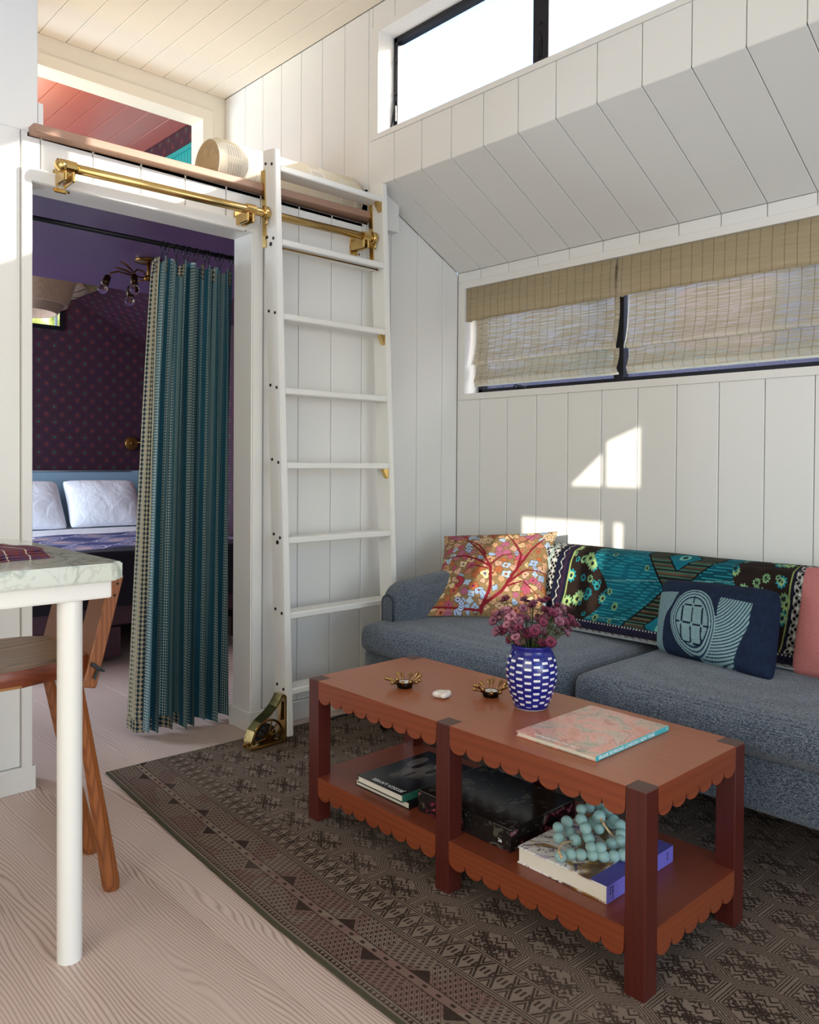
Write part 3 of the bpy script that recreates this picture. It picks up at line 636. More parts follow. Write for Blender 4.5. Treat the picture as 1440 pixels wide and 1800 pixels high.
# ------------------------------------------------------------------ recycled glass bead strand
Mb = Mat('frosted_aqua_glass', .30); Mb.col(Mb.mix(Mb.noise(30, 3), '#A6D2CE', '#CBE8E4')); Mb.b.inputs['Transmission Weight'].default_value = .45; Mb.b.inputs['IOR'].default_value = 1.25
Mb.b.inputs['Subsurface Weight'].default_value = .25; Mb.b.inputs['Subsurface Radius'].default_value = (.01, .012, .012)
Mcord = plain('raffia_cord', '#C9AC82', .8, bumpk=.4)
beads = [(-1.503, -1.748, .2), (-1.476, -1.758, .2), (-1.461, -1.776, .2), (-1.443, -1.796, .2), (-1.429, -1.816, .2), (-1.41, -1.832, .2), (-1.391, -1.845, .2), (-1.426, -1.685, .222), (-1.45, -1.704, .212), (-1.382, -1.68, .222), (-1.385, -1.69, .2), (-1.341, -1.694, .245), (-1.366, -1.711, .233), (-1.242, -1.682, .222), (-1.336, -1.744, .243), (-1.409, -1.752, .238), (-1.431, -1.739, .212), (-1.413, -1.765, .218), (-1.349, -1.751, .218), (-1.380, -1.740, .203), (-1.261, -1.718, .222), (-1.288, -1.754, .222), (-1.302, -1.782, .222), (-1.329, -1.802, .215), (-1.348, -1.812, .208), (-1.362, -1.795, .2), (-1.426, -1.806, .216), (-1.438, -1.788, .214), (-1.278, -1.676, .225), (-1.266, -1.735, .2), (-1.326, -1.825, .2), (-1.361, -1.850, .2), (-1.30, -1.70, .2), (-1.31, -1.72, .222), (-1.29, -1.80, .2)]
bs = thing('bead_strand', (-1.38, -1.76, .187), 'tangled strand of chunky frosted aqua glass beads lying on the flower book', 'beads')
b0 = G().sphere((-1.38, -1.76, .187), .0146, 14, 10, (1, 1, .9)).out('bead', Mb.m, bs, True); b0.location = (0, 0, 0)
for i, (x, y, z) in enumerate(beads):
    o = b0 if i == 0 else b0.copy()
    if i: COL.objects.link(o)
    o.location = (x + 1.38, y + 1.76, max(z + .0015, .2018) - .187); k = .94 + .14 * random.random(); o.scale = (k, k, k); o.rotation_euler = (random.random() * .8, random.random() * .8, 0)
for P in ([(-1.345, -1.753, .243), (-1.351, -1.765, .236), (-1.347, -1.776, .222), (-1.342, -1.787, .210)], [(-1.521, -1.764, .212), (-1.514, -1.752, .216), (-1.500, -1.742, .219), (-1.479, -1.737, .221), (-1.451, -1.743, .219)]):
    g = G().tube(P, .0028, 8); g.sphere(P[0], .0045, 8, 6).sphere(P[1], .0042, 8, 6); g.out('cord', Mcord, bs, True)

# ------------------------------------------------------------------ vase of astrantia
vx, vy, _ = T(.280, .520, 0); vz = THt
mv = Mat('cobalt_brick_glaze', .14); x, y, z = mv.xyz()
ang = mv.nt.nodes.new('ShaderNodeMath'); ang.operation = 'ARCTAN2'; mv.nt.links.new(y.v, ang.inputs[0]); mv.nt.links.new(x.v, ang.inputs[1])
NC = 18; cc = (X(mv.nt, ang.outputs[0]) / (2 * PI) + .5) * NC; ci = cc.floor(); zz = z / .0182 + (ci * .5).frac() + ci.hash() * .25; rf = zz.frac(); inset = (cc.frac() - .5).abs().lt(.37)
w = rf.lt(.34) * inset * z.gt(.012) * z.lt(.148)
c = mv.mix(mv.noise(40, 3), '#14165E', '#232A8E'); c = mv.mix(w, c, '#E8E6E4'); c = mv.mix(z.lt(.0052), c, '#C9C4C6'); mv.col(c); mv.bump(rf, .15, .0008)
vase = thing('vase', (vx, vy, vz), 'coblat blue ceramic vase with white painted brick dashes'.replace('coblat', 'cobalt'), 'vase')
prof = [(.0, .0), (.044, .0), (.047, .006), (.052, .02), (.063, .05), (.0705, .085), (.0715, .11), (.067, .135), (.059, .152), (.0545, .160), (.0550, .166), (.0585, .172), (.0575, .176), (.053, .1755), (.050, .168), (.052, .15), (.05, .12)]
G().lathe([(r, h) for r, h in prof], (vx, vy, vz + .0006), 56, 'z', False).out('body', mv.m, vase, True)
Mst = plain('green_stem', '#4F5A2C', .6); pal = []
for nm, c1, c2, c3 in (('rose_bloom', '#C98A9A', '#8E3C55', '#E2B8B6'), ('wine_bloom', '#7E2A48', '#4E1A30', '#B0607A'), ('dusty_bloom', '#8E5266', '#5B2A42', '#C49AA4')):
    pal.append([plain(nm, c1, .6, var=.2), plain(nm + '_heart', c2, .6, var=.2), plain(nm + '_tip', c3, .6, var=.1)])
def bloom_mesh(mats, seed):
    r = random.Random(seed); v = []; f = []; mi = []
    def tri(a, b, c_, m): n = len(v); v.extend([a, b, c_]); f.append((n, n + 1, n + 2)); mi.append(m)
    N = 16
    for ring, (rad, zz_, tz, wd) in enumerate(((.0165, 0, .003, .0035), (.0145, .001, .008, .003))):
        for k in range(N):
            a = 2 * PI * (k + ring * .5) / N + r.uniform(-.1, .1); ca, sa = math.cos(a), math.sin(a); b = (rad * ca, rad * sa, tz + r.uniform(-.001, .002)); mid_ = rad * .55
            L = (mid_ * ca - wd * sa, mid_ * sa + wd * ca, tz * .5); Rr = (mid_ * ca + wd * sa, mid_ * sa - wd * ca, tz * .5); tri((0, 0, 0), L, Rr, 0); tri(L, b, Rr, 0 if ring else 1)
    for k in range(46):
        a = r.random() * 2 * PI; e = math.acos(r.uniform(.05, 1)); d = Vector((math.sin(e) * math.cos(a), math.sin(e) * math.sin(a), math.cos(e))); s = d.orthogonal().normalized() * .0008; L = .0085 + r.uniform(0, .004)
        tri(tuple(d * .002 + s), tuple(d * .002 - s), tuple(d * L), 1); t = d * L; q = d.cross(s).normalized() * .0011; tri(tuple(t + s * 1.5), tuple(t - s * 1.5 + q), tuple(t + d * .0014 - q), 2)
    me_ = bpy.data.meshes.new('bloom'); me_.from_pydata(v, [], f)
    for m_ in mats: me_.materials.append(m_)
    me_.polygons.foreach_set('material_index', mi); return me_
BM = [bloom_mesh(p, 10 + i * 3 + j) for i, p in enumerate(pal) for j in range(2)]
fl = []
cw = np.array([vx, vy, vz + .172]); side = np.array([.72, -.69, 0]); fwd = np.array([.69, .72, 0])
tries = 0
while len(fl) < 82 and tries < 6000:
    tries += 1
    s = random.uniform(-.105, .125); d = random.uniform(-.07, .075); h = random.uniform(.012, .128) 
    if (s / .125) ** 2 + (d / .08) ** 2 + ((h - .06) / .078) ** 2 > 1.0: continue
    if h < .045 and abs(s) > .07 : 
        if h < .02 + (abs(s) - .05) * .3: continue
    p = cw + side * s + fwd * d + np.array([0, 0, h])
    if any(np.linalg.norm(p - q) < .0165 for q in fl): continue
    fl.append(p)
for i, p in enumerate(fl):
    ax = Vector(p) - Vector((vx, vy, vz + .09)); ax.z *= .7; ax = ax.normalized(); dirn = (ax + Vector((random.uniform(-.4, .4) - .25, random.uniform(-.4, .4) - .25, random.uniform(-.1, .3)))).normalized()
    k = random.uniform(.0, .035); an = random.random() * 6.28; base = Vector((vx + .02 * math.cos(an), vy + .02 * math.sin(an), vz + .05)); nk = Vector((vx, vy, vz + .165)) + Vector((p[0] - vx, p[1] - vy, 0)) * .38
    st = G().tube([base, nk, (nk + Vector(p)) / 2 + Vector((0, 0, .006)), Vector(p) - dirn * .001], .0012, 5).out('astrantia_flower', Mst, None, True, at=base)
    side_pos = (p - cw) @ side
    cand = (0, 1) if side_pos < -.03 and random.random() < .6 else ((2, 3) if random.random() < .55 else (4, 5))  # rose blooms favoured on the left of the bunch
    tag(st, 'plum pink astrantia bloom on a thin stem in the blue vase', 'flower', 'astrantia flowers in the blue vase')
    o = bpy.data.objects.new('bloom', BM[random.choice(cand)]); COL.objects.link(o); o.parent = st; o.location = Vector(p) - base; sc = random.uniform(.9, 1.2); o.scale = (sc, sc, sc)
    o.rotation_euler = dirn.to_track_quat('Z', 'Y').to_euler()

# ------------------------------------------------------------------ brass tealight holders and the white stone knot
Mcup = plain('dark_bronze', '#241d12', .35, .9); Msp = plain('gold_tipped_brass', '#A88654', .22, 1.0, var=.3, scale=60)
def holder(bb, aa, seed, label):
    x, y, _ = T(bb, aa, 0); t = thing('candle_holder', (x, y, THt), label, 'candle holder'); r = random.Random(seed)
    G().lathe([(.0, 0.0008), (.0215, .0008), (.0232, .003), (.0240, .016), (.0225, .018), (.0215, .016), (.021, .004)], (x, y, THt), 24, 'z', False).out('cup', Mcup, t, True)
    for k in range(13):
        a = 2 * PI * k / 13 + r.uniform(-.12, .12); e = r.uniform(.35, .85); L = r.uniform(.026, .039); d = Vector((math.cos(a) * math.cos(e), math.sin(a) * math.cos(e), math.sin(e))); p = Vector((x + .0225 * math.cos(a), y + .0225 * math.sin(a), THt + .012)); q = p + d * L
        g = G().tube([p, p + d * L * .45, p + d * L * .8, q, q + d * .004], [.0022, .0020, .0048, .0058, .0024], 8); g.out('spike', Msp, t, True)
    c = thing('tealight', (x, y, THt + .0045), 'white wax tealight inside the ' + ('left' if bb < .2 else 'right') + ' spiked brass holder', 'candle')
    G().lathe([(0, 0), (.0195, 0), (.0195, .0125), (.0175, .0128), (0, .0122)], (x, y, THt + .0047), 20, 'z', False).out('wax', plain('white_wax', '#E8E2D8', .5) if 'white_wax' not in bpy.data.materials else bpy.data.materials['white_wax'], c, True)
    G().tube([(x, y, THt + .016), (x + .001, y, THt + .022)], .0007, 5).out('wick', Mcup, c)
holder(.152, .895, 1, 'spiked brass tealight holder nearer the left end of the coffee table')
holder(.274, .662, 5, 'spiked brass tealight holder beside the blue vase')
x, y, _ = T(.160, .746, THt)
P0 = np.array([x, y, THt + .0095]); g = G()
def ringtube(c, r, rr, ang, tilt, a0, a1, sx=1.0):
    pts = []
    for t in np.linspace(a0, a1, 16):
        u, v = r * sx * math.cos(t), r * math.sin(t); pts.append((c[0] + u * math.cos(ang) - v * math.sin(ang), c[1] + u * math.sin(ang) + v * math.cos(ang), c[2] + tilt * u))
    g.tube(pts, rr, 10)
ringtube(P0 + (0.003, .003, 0), .0105, .0088, -.75, .0, 0, 2 * PI, 1.55); 
g.sphere(P0 + (-.006, -.013, .001), .0095, 12, 8, (1.5, 1.0, .9)); g.sphere(P0 + (.019, -.004, .001), .0105, 12, 8, (1, 1.0, .85)); g.sphere(P0 + (-.012, .012, .001), .0105, 12, 8, (1.1, 1.1, .85))
o = g.out('stone_knot', plain('white_limestone', '#DED2C6', .75, var=.08, scale=60, bumpk=.3), None, True, at=P0 - (0, 0, .0088)); tag(o, 'small knotted white stone ornament between the two brass holders', 'ornament')
# ------------------------------------------------------------------ sofa
ms = Mat('blue_grey_weave', .9, spec=.15); x, y, z = ms.xyz()
n2 = ms.noise(3.2, 3); n = ms.noise(1.0, 2, ms.vec(x * 260, y * 125, z * 300)); n3 = ms.noise(1.0, 2, ms.vec(x * 520, y * 260, z * 520)); row_ = ((z * 900).sin() + (x * 900).sin() * .6) * .25
thr = ((n - .5) * 5.5 + row_ + .5).sat(); base = ms.mix(n2, '#545C67', '#626A75'); base = ms.mix(thr, '#343D49', base); base = ms.mix(((n3 - .56) * 9).sat() * .8, base, '#98A1A8'); base = ms.mix(ms.noise(200, 1).gt(.76), base, '#B5B19D')
ms.col(base); ms.bump(thr + n3 * .4, .7, .0018); ms.b.inputs['Sheen Weight'].default_value = .25
M_sofa = ms.m
SY0, SY1 = -2.98, -.325
sofa = thing('sofa', (-.5, (SY0 + SY1) / 2, 0), 'long blue grey woven sofa with rolled arms against the window wall', 'sofa')
v, f = soft_box(-.905, -.06, SY0 + .0, SY1 + .0, .185, .352, .025, 8); mesh('base', v, f, M_sofa, sofa, True)
def cushion(y0, y1, seed, xb=-.30):
    v, f = soft_box(-.948, xb, y0, y1, .345, .462, .042, 14, (.012, .0, .022), .006, seed); o = mesh('seat_cushion', v, f, M_sofa, sofa, True)
cushion(-1.372, SY1 - .018, 1); cushion(-2.20, -1.378, 2); cushion(SY0 - .01, -2.206, 3)
def arm(yo, yi):        # outer, inner y
    v, f = soft_box(-.828, -.07, min(yo, yi), max(yo, yi), .33, .614, .074, 14, (.006, .004, .008)); v[:, 2] += (v[:, 0] + .83) * .06 * (v[:, 2] > .5)
    a = mesh('arm', v, f, M_sofa, sofa, True)
    y0, y1 = min(yo, yi) + .052, max(yo, yi) - .048; c = (y0 + y1) / 2; r = (y1 - y0) / 2
    P = [(y0, .46)] + [(c - r * math.cos(t), .540 + r * math.sin(t) * .9) for t in np.linspace(0, PI, 12)] + [(y1, .46)]
    g = G().prism(P, .012, lambda a_, b_, c_: (-.842 + c_, a_, b_)); pn = g.out('arm_panel', M_sofa, a)
    G().tube([(-.839, p[0], p[1]) for p in P], .0045, 8).out('piping', plain('dark_piping', '#2E3640', .8) if 'dark_piping' not in bpy.data.materials else bpy.data.materials['dark_piping'], pn, True)
arm(SY1 + .0, SY1 - .165); arm(SY0, SY0 + .165)
BP = [(-.06, .30), (-.055, .60), (-.062, .70), (-.085, .738), (-.13, .753), (-.18, .752), (-.225, .738), (-.250, .705), (-.268, .65), (-.292, .58), (-.330, .51), (-.375, .455), (-.40, .40), (-.40, .33)]
def dense(P, n):
    P = np.array(P); d = np.r_[0, np.cumsum(np.linalg.norm(np.diff(P, axis=0), axis=1))]; t = np.linspace(0, d[-1], n)
    Q = np.stack([np.interp(t, d, P[:, k]) for k in range(P.shape[1])], 1)
    for _ in range(3): Q[1:-1] = (Q[:-2] + 2 * Q[1:-1] + Q[2:]) / 4
    return Q, t
Q, _ = dense(BP, 60); ysr = np.linspace(SY0 + .04, SY1 - .05, 60)
def endround(yv): 
    e = np.minimum(yv - ysr[0], ysr[-1] - yv); return np.clip(1 - np.sqrt(np.clip(e / .05, 0, 1)), 0, 1) ** 2
P = np.array([[(q[0] + .0, yy, q[1] - .03 * endround(yy) * (q[1] > .6)) for q in Q] for yy in ysr]); g = G().grid(P); m_ = len(g.v); g.f += [tuple(range(60)), tuple(range(59 * 60, 60 * 60))]
autosmooth(g.out('backrest', M_sofa, sofa), 50)
Mcast = plain('dark_caster', '#1e1a18', .4, .4)
for x, y in ((-.84, -.40), (-.84, SY0 + .1), (-.14, -.40), (-.14, SY0 + .1)):
    l = G().lathe([(.022, .186), (.026, .15), (.018, .085), (.013, .06)], (x, y, .0), 12).out('leg', Mcast, sofa, True); G().lathe([(.0, -.009), (.022, -.009), (.026, -.004), (.026, .004), (.022, .009), (0, .009)], (x, y + .004, .0385), 16, 'y', False).tube([(x, y, .07), (x, y + .016, .05), (x, y + .016, .036)], .004, 6).out('caster', Mcast, l, True)

# ------------------------------------------------------------------ painted-cloth helpers (colours worked out per point)
def C(h): return np.array(lin(h)[:3])
def smooth_noise(u, v, s, seed=0):
    r = np.random.default_rng(seed); g = r.random((64, 64)); uu, vv_ = u * s, v * s; i, j = np.floor(uu).astype(int), np.floor(vv_).astype(int); fu, fv = uu - i, vv_ - j; fu = fu * fu * (3 - 2 * fu); fv = fv * fv * (3 - 2 * fv); i %= 63; j %= 63
    return (g[i, j] * (1 - fu) + g[i + 1, j] * fu) * (1 - fv) + (g[i, j + 1] * (1 - fu) + g[i + 1, j + 1] * fu) * fv
def put(c, m, col): c[m] = col
def cloth_grid(n, m): return np.meshgrid(np.linspace(0, 1, n), np.linspace(0, 1, m), indexing='ij')
def pillow(name, label, BL, BR, TL, TR, thick, mat, paint=None, n=120, m=120, back=None, tuck=.06, seed=0, backcol='#8a8070', rnd=0.0):
    """four corner points (world) of the visible face; closed soft body built from two sheets"""
    BL, BR, TL, TR = map(np.array, (BL, BR, TL, TR)); U_, V_ = cloth_grid(n, m); s, t = U_ * 2 - 1, V_ * 2 - 1
    pinch = tuck; s2 = s * (1 - pinch * (1 - t ** 2) ** 1 * 1.0 * np.abs(s) ** 3); t2 = t * (1 - pinch * (1 - s ** 2) * np.abs(t) ** 3)
    kc = 1 - rnd * (s * s * t * t) ** 3; s2 = s2 * kc; t2 = t2 * kc
    a, b = (s2 + 1) / 2, (t2 + 1) / 2; P = (BL[None, None] * ((1 - a) * (1 - b))[..., None] + BR * (a * (1 - b))[..., None] + TL * ((1 - a) * b)[..., None] + TR * (a * b)[..., None])
    nrm = np.cross(BR - BL, TL - BL); nrm = nrm / np.linalg.norm(nrm); cam_ = np.array([-3.03, -2.84, 1.11]) - BL
    if nrm @ cam_ < 0: nrm = -nrm
    dome = (np.clip(1 - s ** 2, 0, 1) ** .42) * (np.clip(1 - t ** 2, 0, 1) ** .42) * (1 - .10 * (s * s * t * t)); wr = (smooth_noise(U_, V_, 5, seed) - .5) * .010 * dome
    F = P + nrm * (dome * thick / 2 + wr)[..., None]; Bk = P - nrm * (dome * thick / 2)[..., None]
    O = (BL + BR) / 2; tt = thing(name, O, label, 'cushion')
    cols = paint(U_, V_).reshape(-1, 3) if paint else None
    gf = G().grid(F); o = mesh('cover_front', gf.v, gf.f, mat, tt, True, colors=cols)
    k = 3; gb = G().grid(Bk[::k, ::k] if (n - 1) % k == 0 and (m - 1) % k == 0 else Bk)
    mesh('cover_back', gb.v, gb.f, back or mat, tt, True, colors=(np.tile(C(backcol), (len(gb.v), 1)) if paint else None))
    return tt, F, nrm
def fabric_attr(name, rough=.9, weave=900, bs=.4):
    m = Mat(name, rough, spec=.15); x, y, z = m.xyz(); w = ((x + y) * weave).sin() * (z * weave * 1.1).sin(); m.nt.links.new(m.attr(), m.b.inputs['Base Color']); m.bump(w * .5 + m.noise(150, 2), bs, .0008); return m.m
M_emb = fabric_attr('embroidered_cloth'); M_kan = fabric_attr('kantha_throw_cloth', bs=.6)

# floral embroidered pillow
def suzani(u, v):
    c = np.empty(u.shape + (3,)); nz = smooth_noise(u, v, 40, 3)
    c[:] = C('#8E7350'); c *= (.85 + .3 * nz)[..., None]; r = np.random.default_rng(5)
    cols = [C('#C79A74'), C('#CBAA82'), C('#B0526A'), C('#93A9C6'), C('#B87A62'), C('#C9A08A'), C('#A8607A'), C('#A9BDD2'), C('#B0643C'), C('#E0C294')]
    pts = []
    for _ in range(2600):
        p = r.random(2)
        if all((p[0] - q[0]) ** 2 + (p[1] - q[1]) ** 2 > .058 ** 2 for q in pts): pts.append(p)
    for i, (a, b) in enumerate(pts):
        th = r.random() * 6.28; s = .020 + .016 * r.random(); du, dv = u - a, v - b; x = du * math.cos(th) + dv * math.sin(th); y = -du * math.sin(th) + dv * math.cos(th)
        rr = np.hypot(x / (s * 1.25), y / s); ang = np.arctan2(y, x); kk = i % 10; lobes = (5, 3, 6, 4)[i % 4]; R = 1 + .22 * np.cos(lobes * ang); out = rr < R * 1.14; put(c, out, C('#5B4630')); put(c, rr < R, cols[kk])
        if i % 3 == 0: put(c, rr < R * .45, cols[(kk + 4) % 10] * .8); put(c, rr < R * .22, C('#5E1520'))
        elif i % 3 == 1: put(c, (rr < R * .8) & (np.abs(y) < s * .06), C('#5B4630'))
    def branch(P, w0, w1, col='#7A1F2A'):
        P = np.array(P); Q, t = dense(P, 60); tt = t / t[-1]
        for q, k in zip(Q, tt): put(c, (u - q[0]) ** 2 + (v - q[1]) ** 2 < (w0 + (w1 - w0) * k) ** 2, C(col))
    branch([(.46, .02), (.52, .25), (.50, .45), (.42, .6), (.28, .78), (.18, .97)], .017, .007)
    branch([(.50, .45), (.40, .52), (.25, .60), (.08, .60)], .013, .006); branch([(.44, .60), (.36, .74), (.2, .84), (.03, .84)], .010, .005)
    branch([(.50, .48), (.58, .60), (.72, .64)], .009, .004); branch([(.46, .05), (.62, .22), (.72, .45), (.82, .70), (.93, .88)], .016, .009)
    branch([(.72, .45), (.74, .62), (.66, .78), (.58, .92)], .012, .006); branch([(.66, .30), (.80, .45), (.96, .47)], .012, .005); branch([(.64, .26), (.78, .33), (.95, .2)], .009, .004)
    branch([(.46, .02), (.30, .03), (.05, .06)], .010, .010); branch([(.48, .43), (.34, .47), (.26, .38)], .008, .003); branch([(.68, .74), (.76, .8), (.84, .95)], .006, .003)
    for (a, b, s) in ((.42, .80, .055), (.24, .06, .07), (.95, .90, .05), (.22, .30, .06)):   # fan flowers
        for k in range(7):
            th = k / 7 * 6.28 if s < .06 else -1.2 + k * .4; ca, cb = a + s * .8 * math.cos(th), b + s * .8 * math.sin(th); rr = np.hypot(u - ca, v - cb); put(c, rr < s * .42, C('#4A2A2A')); put(c, rr < s * .35, C('#E3C6A0') if a > .3 else (C('#A9BAD8') if b < .2 else C('#B23A4A'))); put(c, rr < s * .13, C('#5E1520'))
    return np.clip(c, 0, 1)
pillow('scatter_cushion', 'square tan cushion embroidered with red branches and flowers leaning in the sofa corner', (-.700, -.485, .477), (-.455, -.930, .470), (-.265, -.170, .762), (-.130, -.735, .815), .13, M_emb, suzani, 271, 271, tuck=.10, seed=4)
# navy lumbar pillow with pale stitched rings
def lumbar(u, v):
    c = np.empty(u.shape + (3,)); c[:] = C('#182338'); c *= (.75 + .5 * smooth_noise(u, v * .35, 60, 1))[..., None]
    pale = C('#7F9A9A'); X_, Y_ = (u - .43) * 1.5, (v - .40); rr = np.hypot(X_ / .30, Y_ / .40)
    sw = (u < .20 - .10 * (v - .72) ** 2 * -1) & (v < .76); R2 = np.hypot((u - .62) * 1.3, (v - .95)); L2 = np.hypot((u + .42) * 1.0, v - .9)
    left = (v < .75) & (u + .28 * (.75 - v) ** 1.3 * 0 < .27 - .16 * np.sin((.75 - v) * 1.9)); ph = (u * 1.5 + .25 * np.sin((.75 - v) * 2.2)) * 210
    m = left; c[m] = pale * 1.0; put(c, m & (np.sin(ph) > .35), C('#2A3F4E'))
    cx, cy = .52, .80; R = np.hypot((u - cx) * 1.5, (v - cy) * 1.0); right = (v < .74) & (u > .56) & (u < .87) & (R > .17) & ((u - .56) > (.74 - v) * -.0) ; low = (v < .34) & (u > .45) & (u < .80) & (R > .40)
    m = ((right & (u > .64 + 0 * v)) | low | ((v < .5) & (u > .60) & (u < .86))) & (u < .87 - .28 * (.5 - v).clip(0, 1)); c[m] = pale; put(c, m & (np.sin(R * 210) > .3), C('#22364A'))
    ring = (rr < 1.0) & (v > .02); c[ring] = pale; put(c, ring & (rr > .70) & (np.sin(rr * 62) > .25), C('#1F3148')); inner = rr < .70; put(c, inner & (np.sin(u * 330) * np.sin(v * 210) > .45), C('#39535F')); put(c, (np.abs(rr - .71) < .012), C('#1F3148'))
    for a, b, w, h in ((.43, .66, .006, .05), (.43, .47, .006, .09), (.425, .24, .006, .09), (.34, .47, .007, .10), (.335, .25, .007, .09), (.52, .47, .007, .10), (.515, .25, .007, .09)): put(c, (np.abs(u - a - .25 * (v - b) ** 2 * np.sign(a - .43)) < w) & (np.abs(v - b) < h), C('#0F1A2C'))
    for a, b, w, h in ((.385, .585, .035, .010), (.475, .585, .035, .010), (.30, .37, .022, .010), (.385, .37, .035, .012), (.475, .36, .035, .012), (.56, .36, .024, .012), (.38, .15, .035, .010), (.475, .14, .035, .010)): put(c, (np.abs(v - b) < h) & (np.abs(u - a) < w), C('#0F1A2C'))
    return np.clip(c, 0, 1)
pillow('lumbar_cushion', 'rectangular navy cushion with pale green stitched rings on the sofa', (-.550, -1.450, .478), (-.660, -1.890, .474), (-.400, -1.395, .705), (-.465, -1.835, .722), .17, M_emb, lumbar, 271, 181, tuck=.045, seed=9, backcol='#1B2740', rnd=.07)
mpk = Mat('pink_linen', .9, spec=.1); x, y, z = mpk.xyz(); mpk.col(mpk.mix(mpk.noise(1, 3, mpk.vec(x * 90, y * 90, z * 420)), '#A85F5E', '#C58480')); mpk.bump(mpk.noise(200, 2), .3, .001)
pillow('scatter_cushion', 'plain dusty pink linen cushion behind the navy cushion at the picture edge', (-.50, -1.87, .474), (-.56, -2.33, .474), (-.315, -1.84, .790), (-.36, -2.30, .80), .14, mpk.m, None, 61, 61, tuck=.05, seed=2, rnd=.05)

# kantha throw over the back
def kantha(u, v):            # u: 0 at far-left edge .. 1 near-right, metres -> us ; v: 0 top/behind .. 1 bottom front
    us = u * 1.26; vs = v * .56; c = np.empty(u.shape + (3,)); nz = smooth_noise(u, v, 30, 2); st = np.sin(vs * 700 + us * 20 + 3 * smooth_noise(u, v, 9, 8)) 
    teal = C('#0D4F5D')[None, None] * (.55 + .9 * smooth_noise(u, v, 6, 4))[..., None]; c[:] = teal; put(c, st > .86, C('#2E8C92')); put(c, (np.abs(np.sin(vs * 26 + us * 2 + .6)) < .03), C('#6FA09A'))
    brown, flower = C('#241A16'), C('#7FA878')
    def flowers(mask, n, seed, rmin, rmax, big=.4):
        r = np.random.default_rng(seed)
        for k in range(n):
            a, b = r.random() * 1.26, r.random() * .5; i = int(a / 1.26 * (u.shape[0] - 1)); j = int(min(b / .56, 1) * (u.shape[1] - 1))
            if not mask[i, j]: continue
            s = rmin + (rmax - rmin) * r.random(); an = np.arctan2(vs - b, us - a); rr = np.hypot(us - a, vs - b) / s; R = 1 + .18 * np.cos(9 * an); col = C('#1E8790') if r.random() < big else flower
            put(c, mask & (rr < R), col); put(c, mask & (rr < R * .62) & (rr > R * .38), C('#A8B870') if s > .014 else brown); put(c, mask & (rr < R * .35), C('#16262A'))
    def wedge(x0, d): return (us > .155) & (us < .30 + .05 * np.sin(vs * 22)) if d > 0 else (us > .88 + .05 * np.sin(vs * 20)) & (us < 1.04)
    wl, wr_ = wedge(0, 1), wedge(0, -1); put(c, wl | wr_, brown); flowers(wl, 260, 3, .007, .021); flowers(wr_, 260, 4, .007, .021)
    fld = (us > .30) & (us < .88); flowers(fld, 55, 6, .007, .013, 0)
    # central ogee of dark stripes
    xx = us - .62 + (vs - .30) * .10; wv = .030 + 1.05 * np.abs(vs - .32); hexm = (np.abs(xx) < wv) & (np.abs(xx) < .15)
    stripes = np.sin(vs * 520) > .15; put(c, hexm, C('#191614')); put(c, hexm & stripes, C('#3C5A4C')); put(c, hexm & (np.sin(vs * 260) > .8), C('#5A4030')); put(c, np.abs(np.abs(xx) - np.minimum(wv, .15)) < .004, C('#0E0C0C'))
    for vc in (.205, .435):
        dia = np.abs(xx) / .072 + np.abs(vs - vc) / .062; put(c, dia < 1.0, C('#0E0C0C')); put(c, dia < .9, C('#146878')); rr = np.hypot(xx, vs - vc); put(c, rr < .020, C('#6FB0A0')); put(c, rr < .010, C('#14242A'))
    # borders
    navy = C('#14162A')
    for x0, x1, s in ((0, .155, 1), (1.04, 1.26, -1)):
        m = (us >= x0) & (us < x1); e = (us - x0) if s > 0 else (x1 - us) if x1 < 1.2 else (us - x0); e = us - x0 if s > 0 else us - x0 - .01; c[m] = navy
        lat = (e > .0) & (e < .085) if s > 0 else (e > .0) & (e < .10); q1 = np.abs(((e + vs) / .018) % 1 - .5) < .09; q2 = np.abs(((e - vs) / .018) % 1 - .5) < .09; put(c, m & lat, C('#120E16')); put(c, m & lat & (q1 | q2), C('#B8B8B0')); d1 = (np.abs(((e + vs) / .036) % 1 - .5) < .16) & (np.abs(((e - vs) / .036) % 1 - .5) < .16); put(c, m & lat & d1, C('#C9C9C4'))
        bar = np.abs(e - .045) < .0065; put(c, m & bar, C('#8FA39C') if s > 0 else C('#9A8C88'))
        if s > 0: zz_ = np.abs(e - .112 - .006 * (np.abs((vs / .016) % 2 - 1) * 2 - 1)) < .0016; put(c, m & zz_, C('#C8C4B8')); put(c, m & (np.abs(e - .130) < .008), C('#2A1A2E'))
    put(c, np.abs(us - .155) < .0028, C('#8E9C5E')); put(c, np.abs(us - 1.036) < .0028, C('#8E9C5E'))
    bot = (v > .80) & (us > .05); put(c, bot, navy); put(c, bot & (v < .90) & (np.sin(us * 400) > .9), C('#3A2440')); put(c, (np.abs(v - .81) < .006) & (np.sin(us * 500) > .4), C('#B8B8B0'))
    lb = (v > .905) & (v < .975); e = (vs - .905 * .56); q1 = np.abs(((e + us) / .014) % 1 - .5) < .10; q2 = np.abs(((e - us) / .014) % 1 - .5) < .10; put(c, lb, C('#120E16')); put(c, lb & (q1 | q2), C('#B0B0A8')); d1 = (np.abs(((e + us) / .028) % 1 - .5) < .16) & (np.abs(((e - us) / .028) % 1 - .5) < .16); put(c, lb & d1, C('#D0D0CC')); put(c, v >= .975, C('#3A4450')); put(c, (v >= .975) & (np.sin(us * 600) > 0), C('#8A9096'))
    c *= (.8 + .4 * nz)[..., None]; c[np.sin(vs * 900) > .8] *= 1.25
    return np.clip(c, 0, 1)
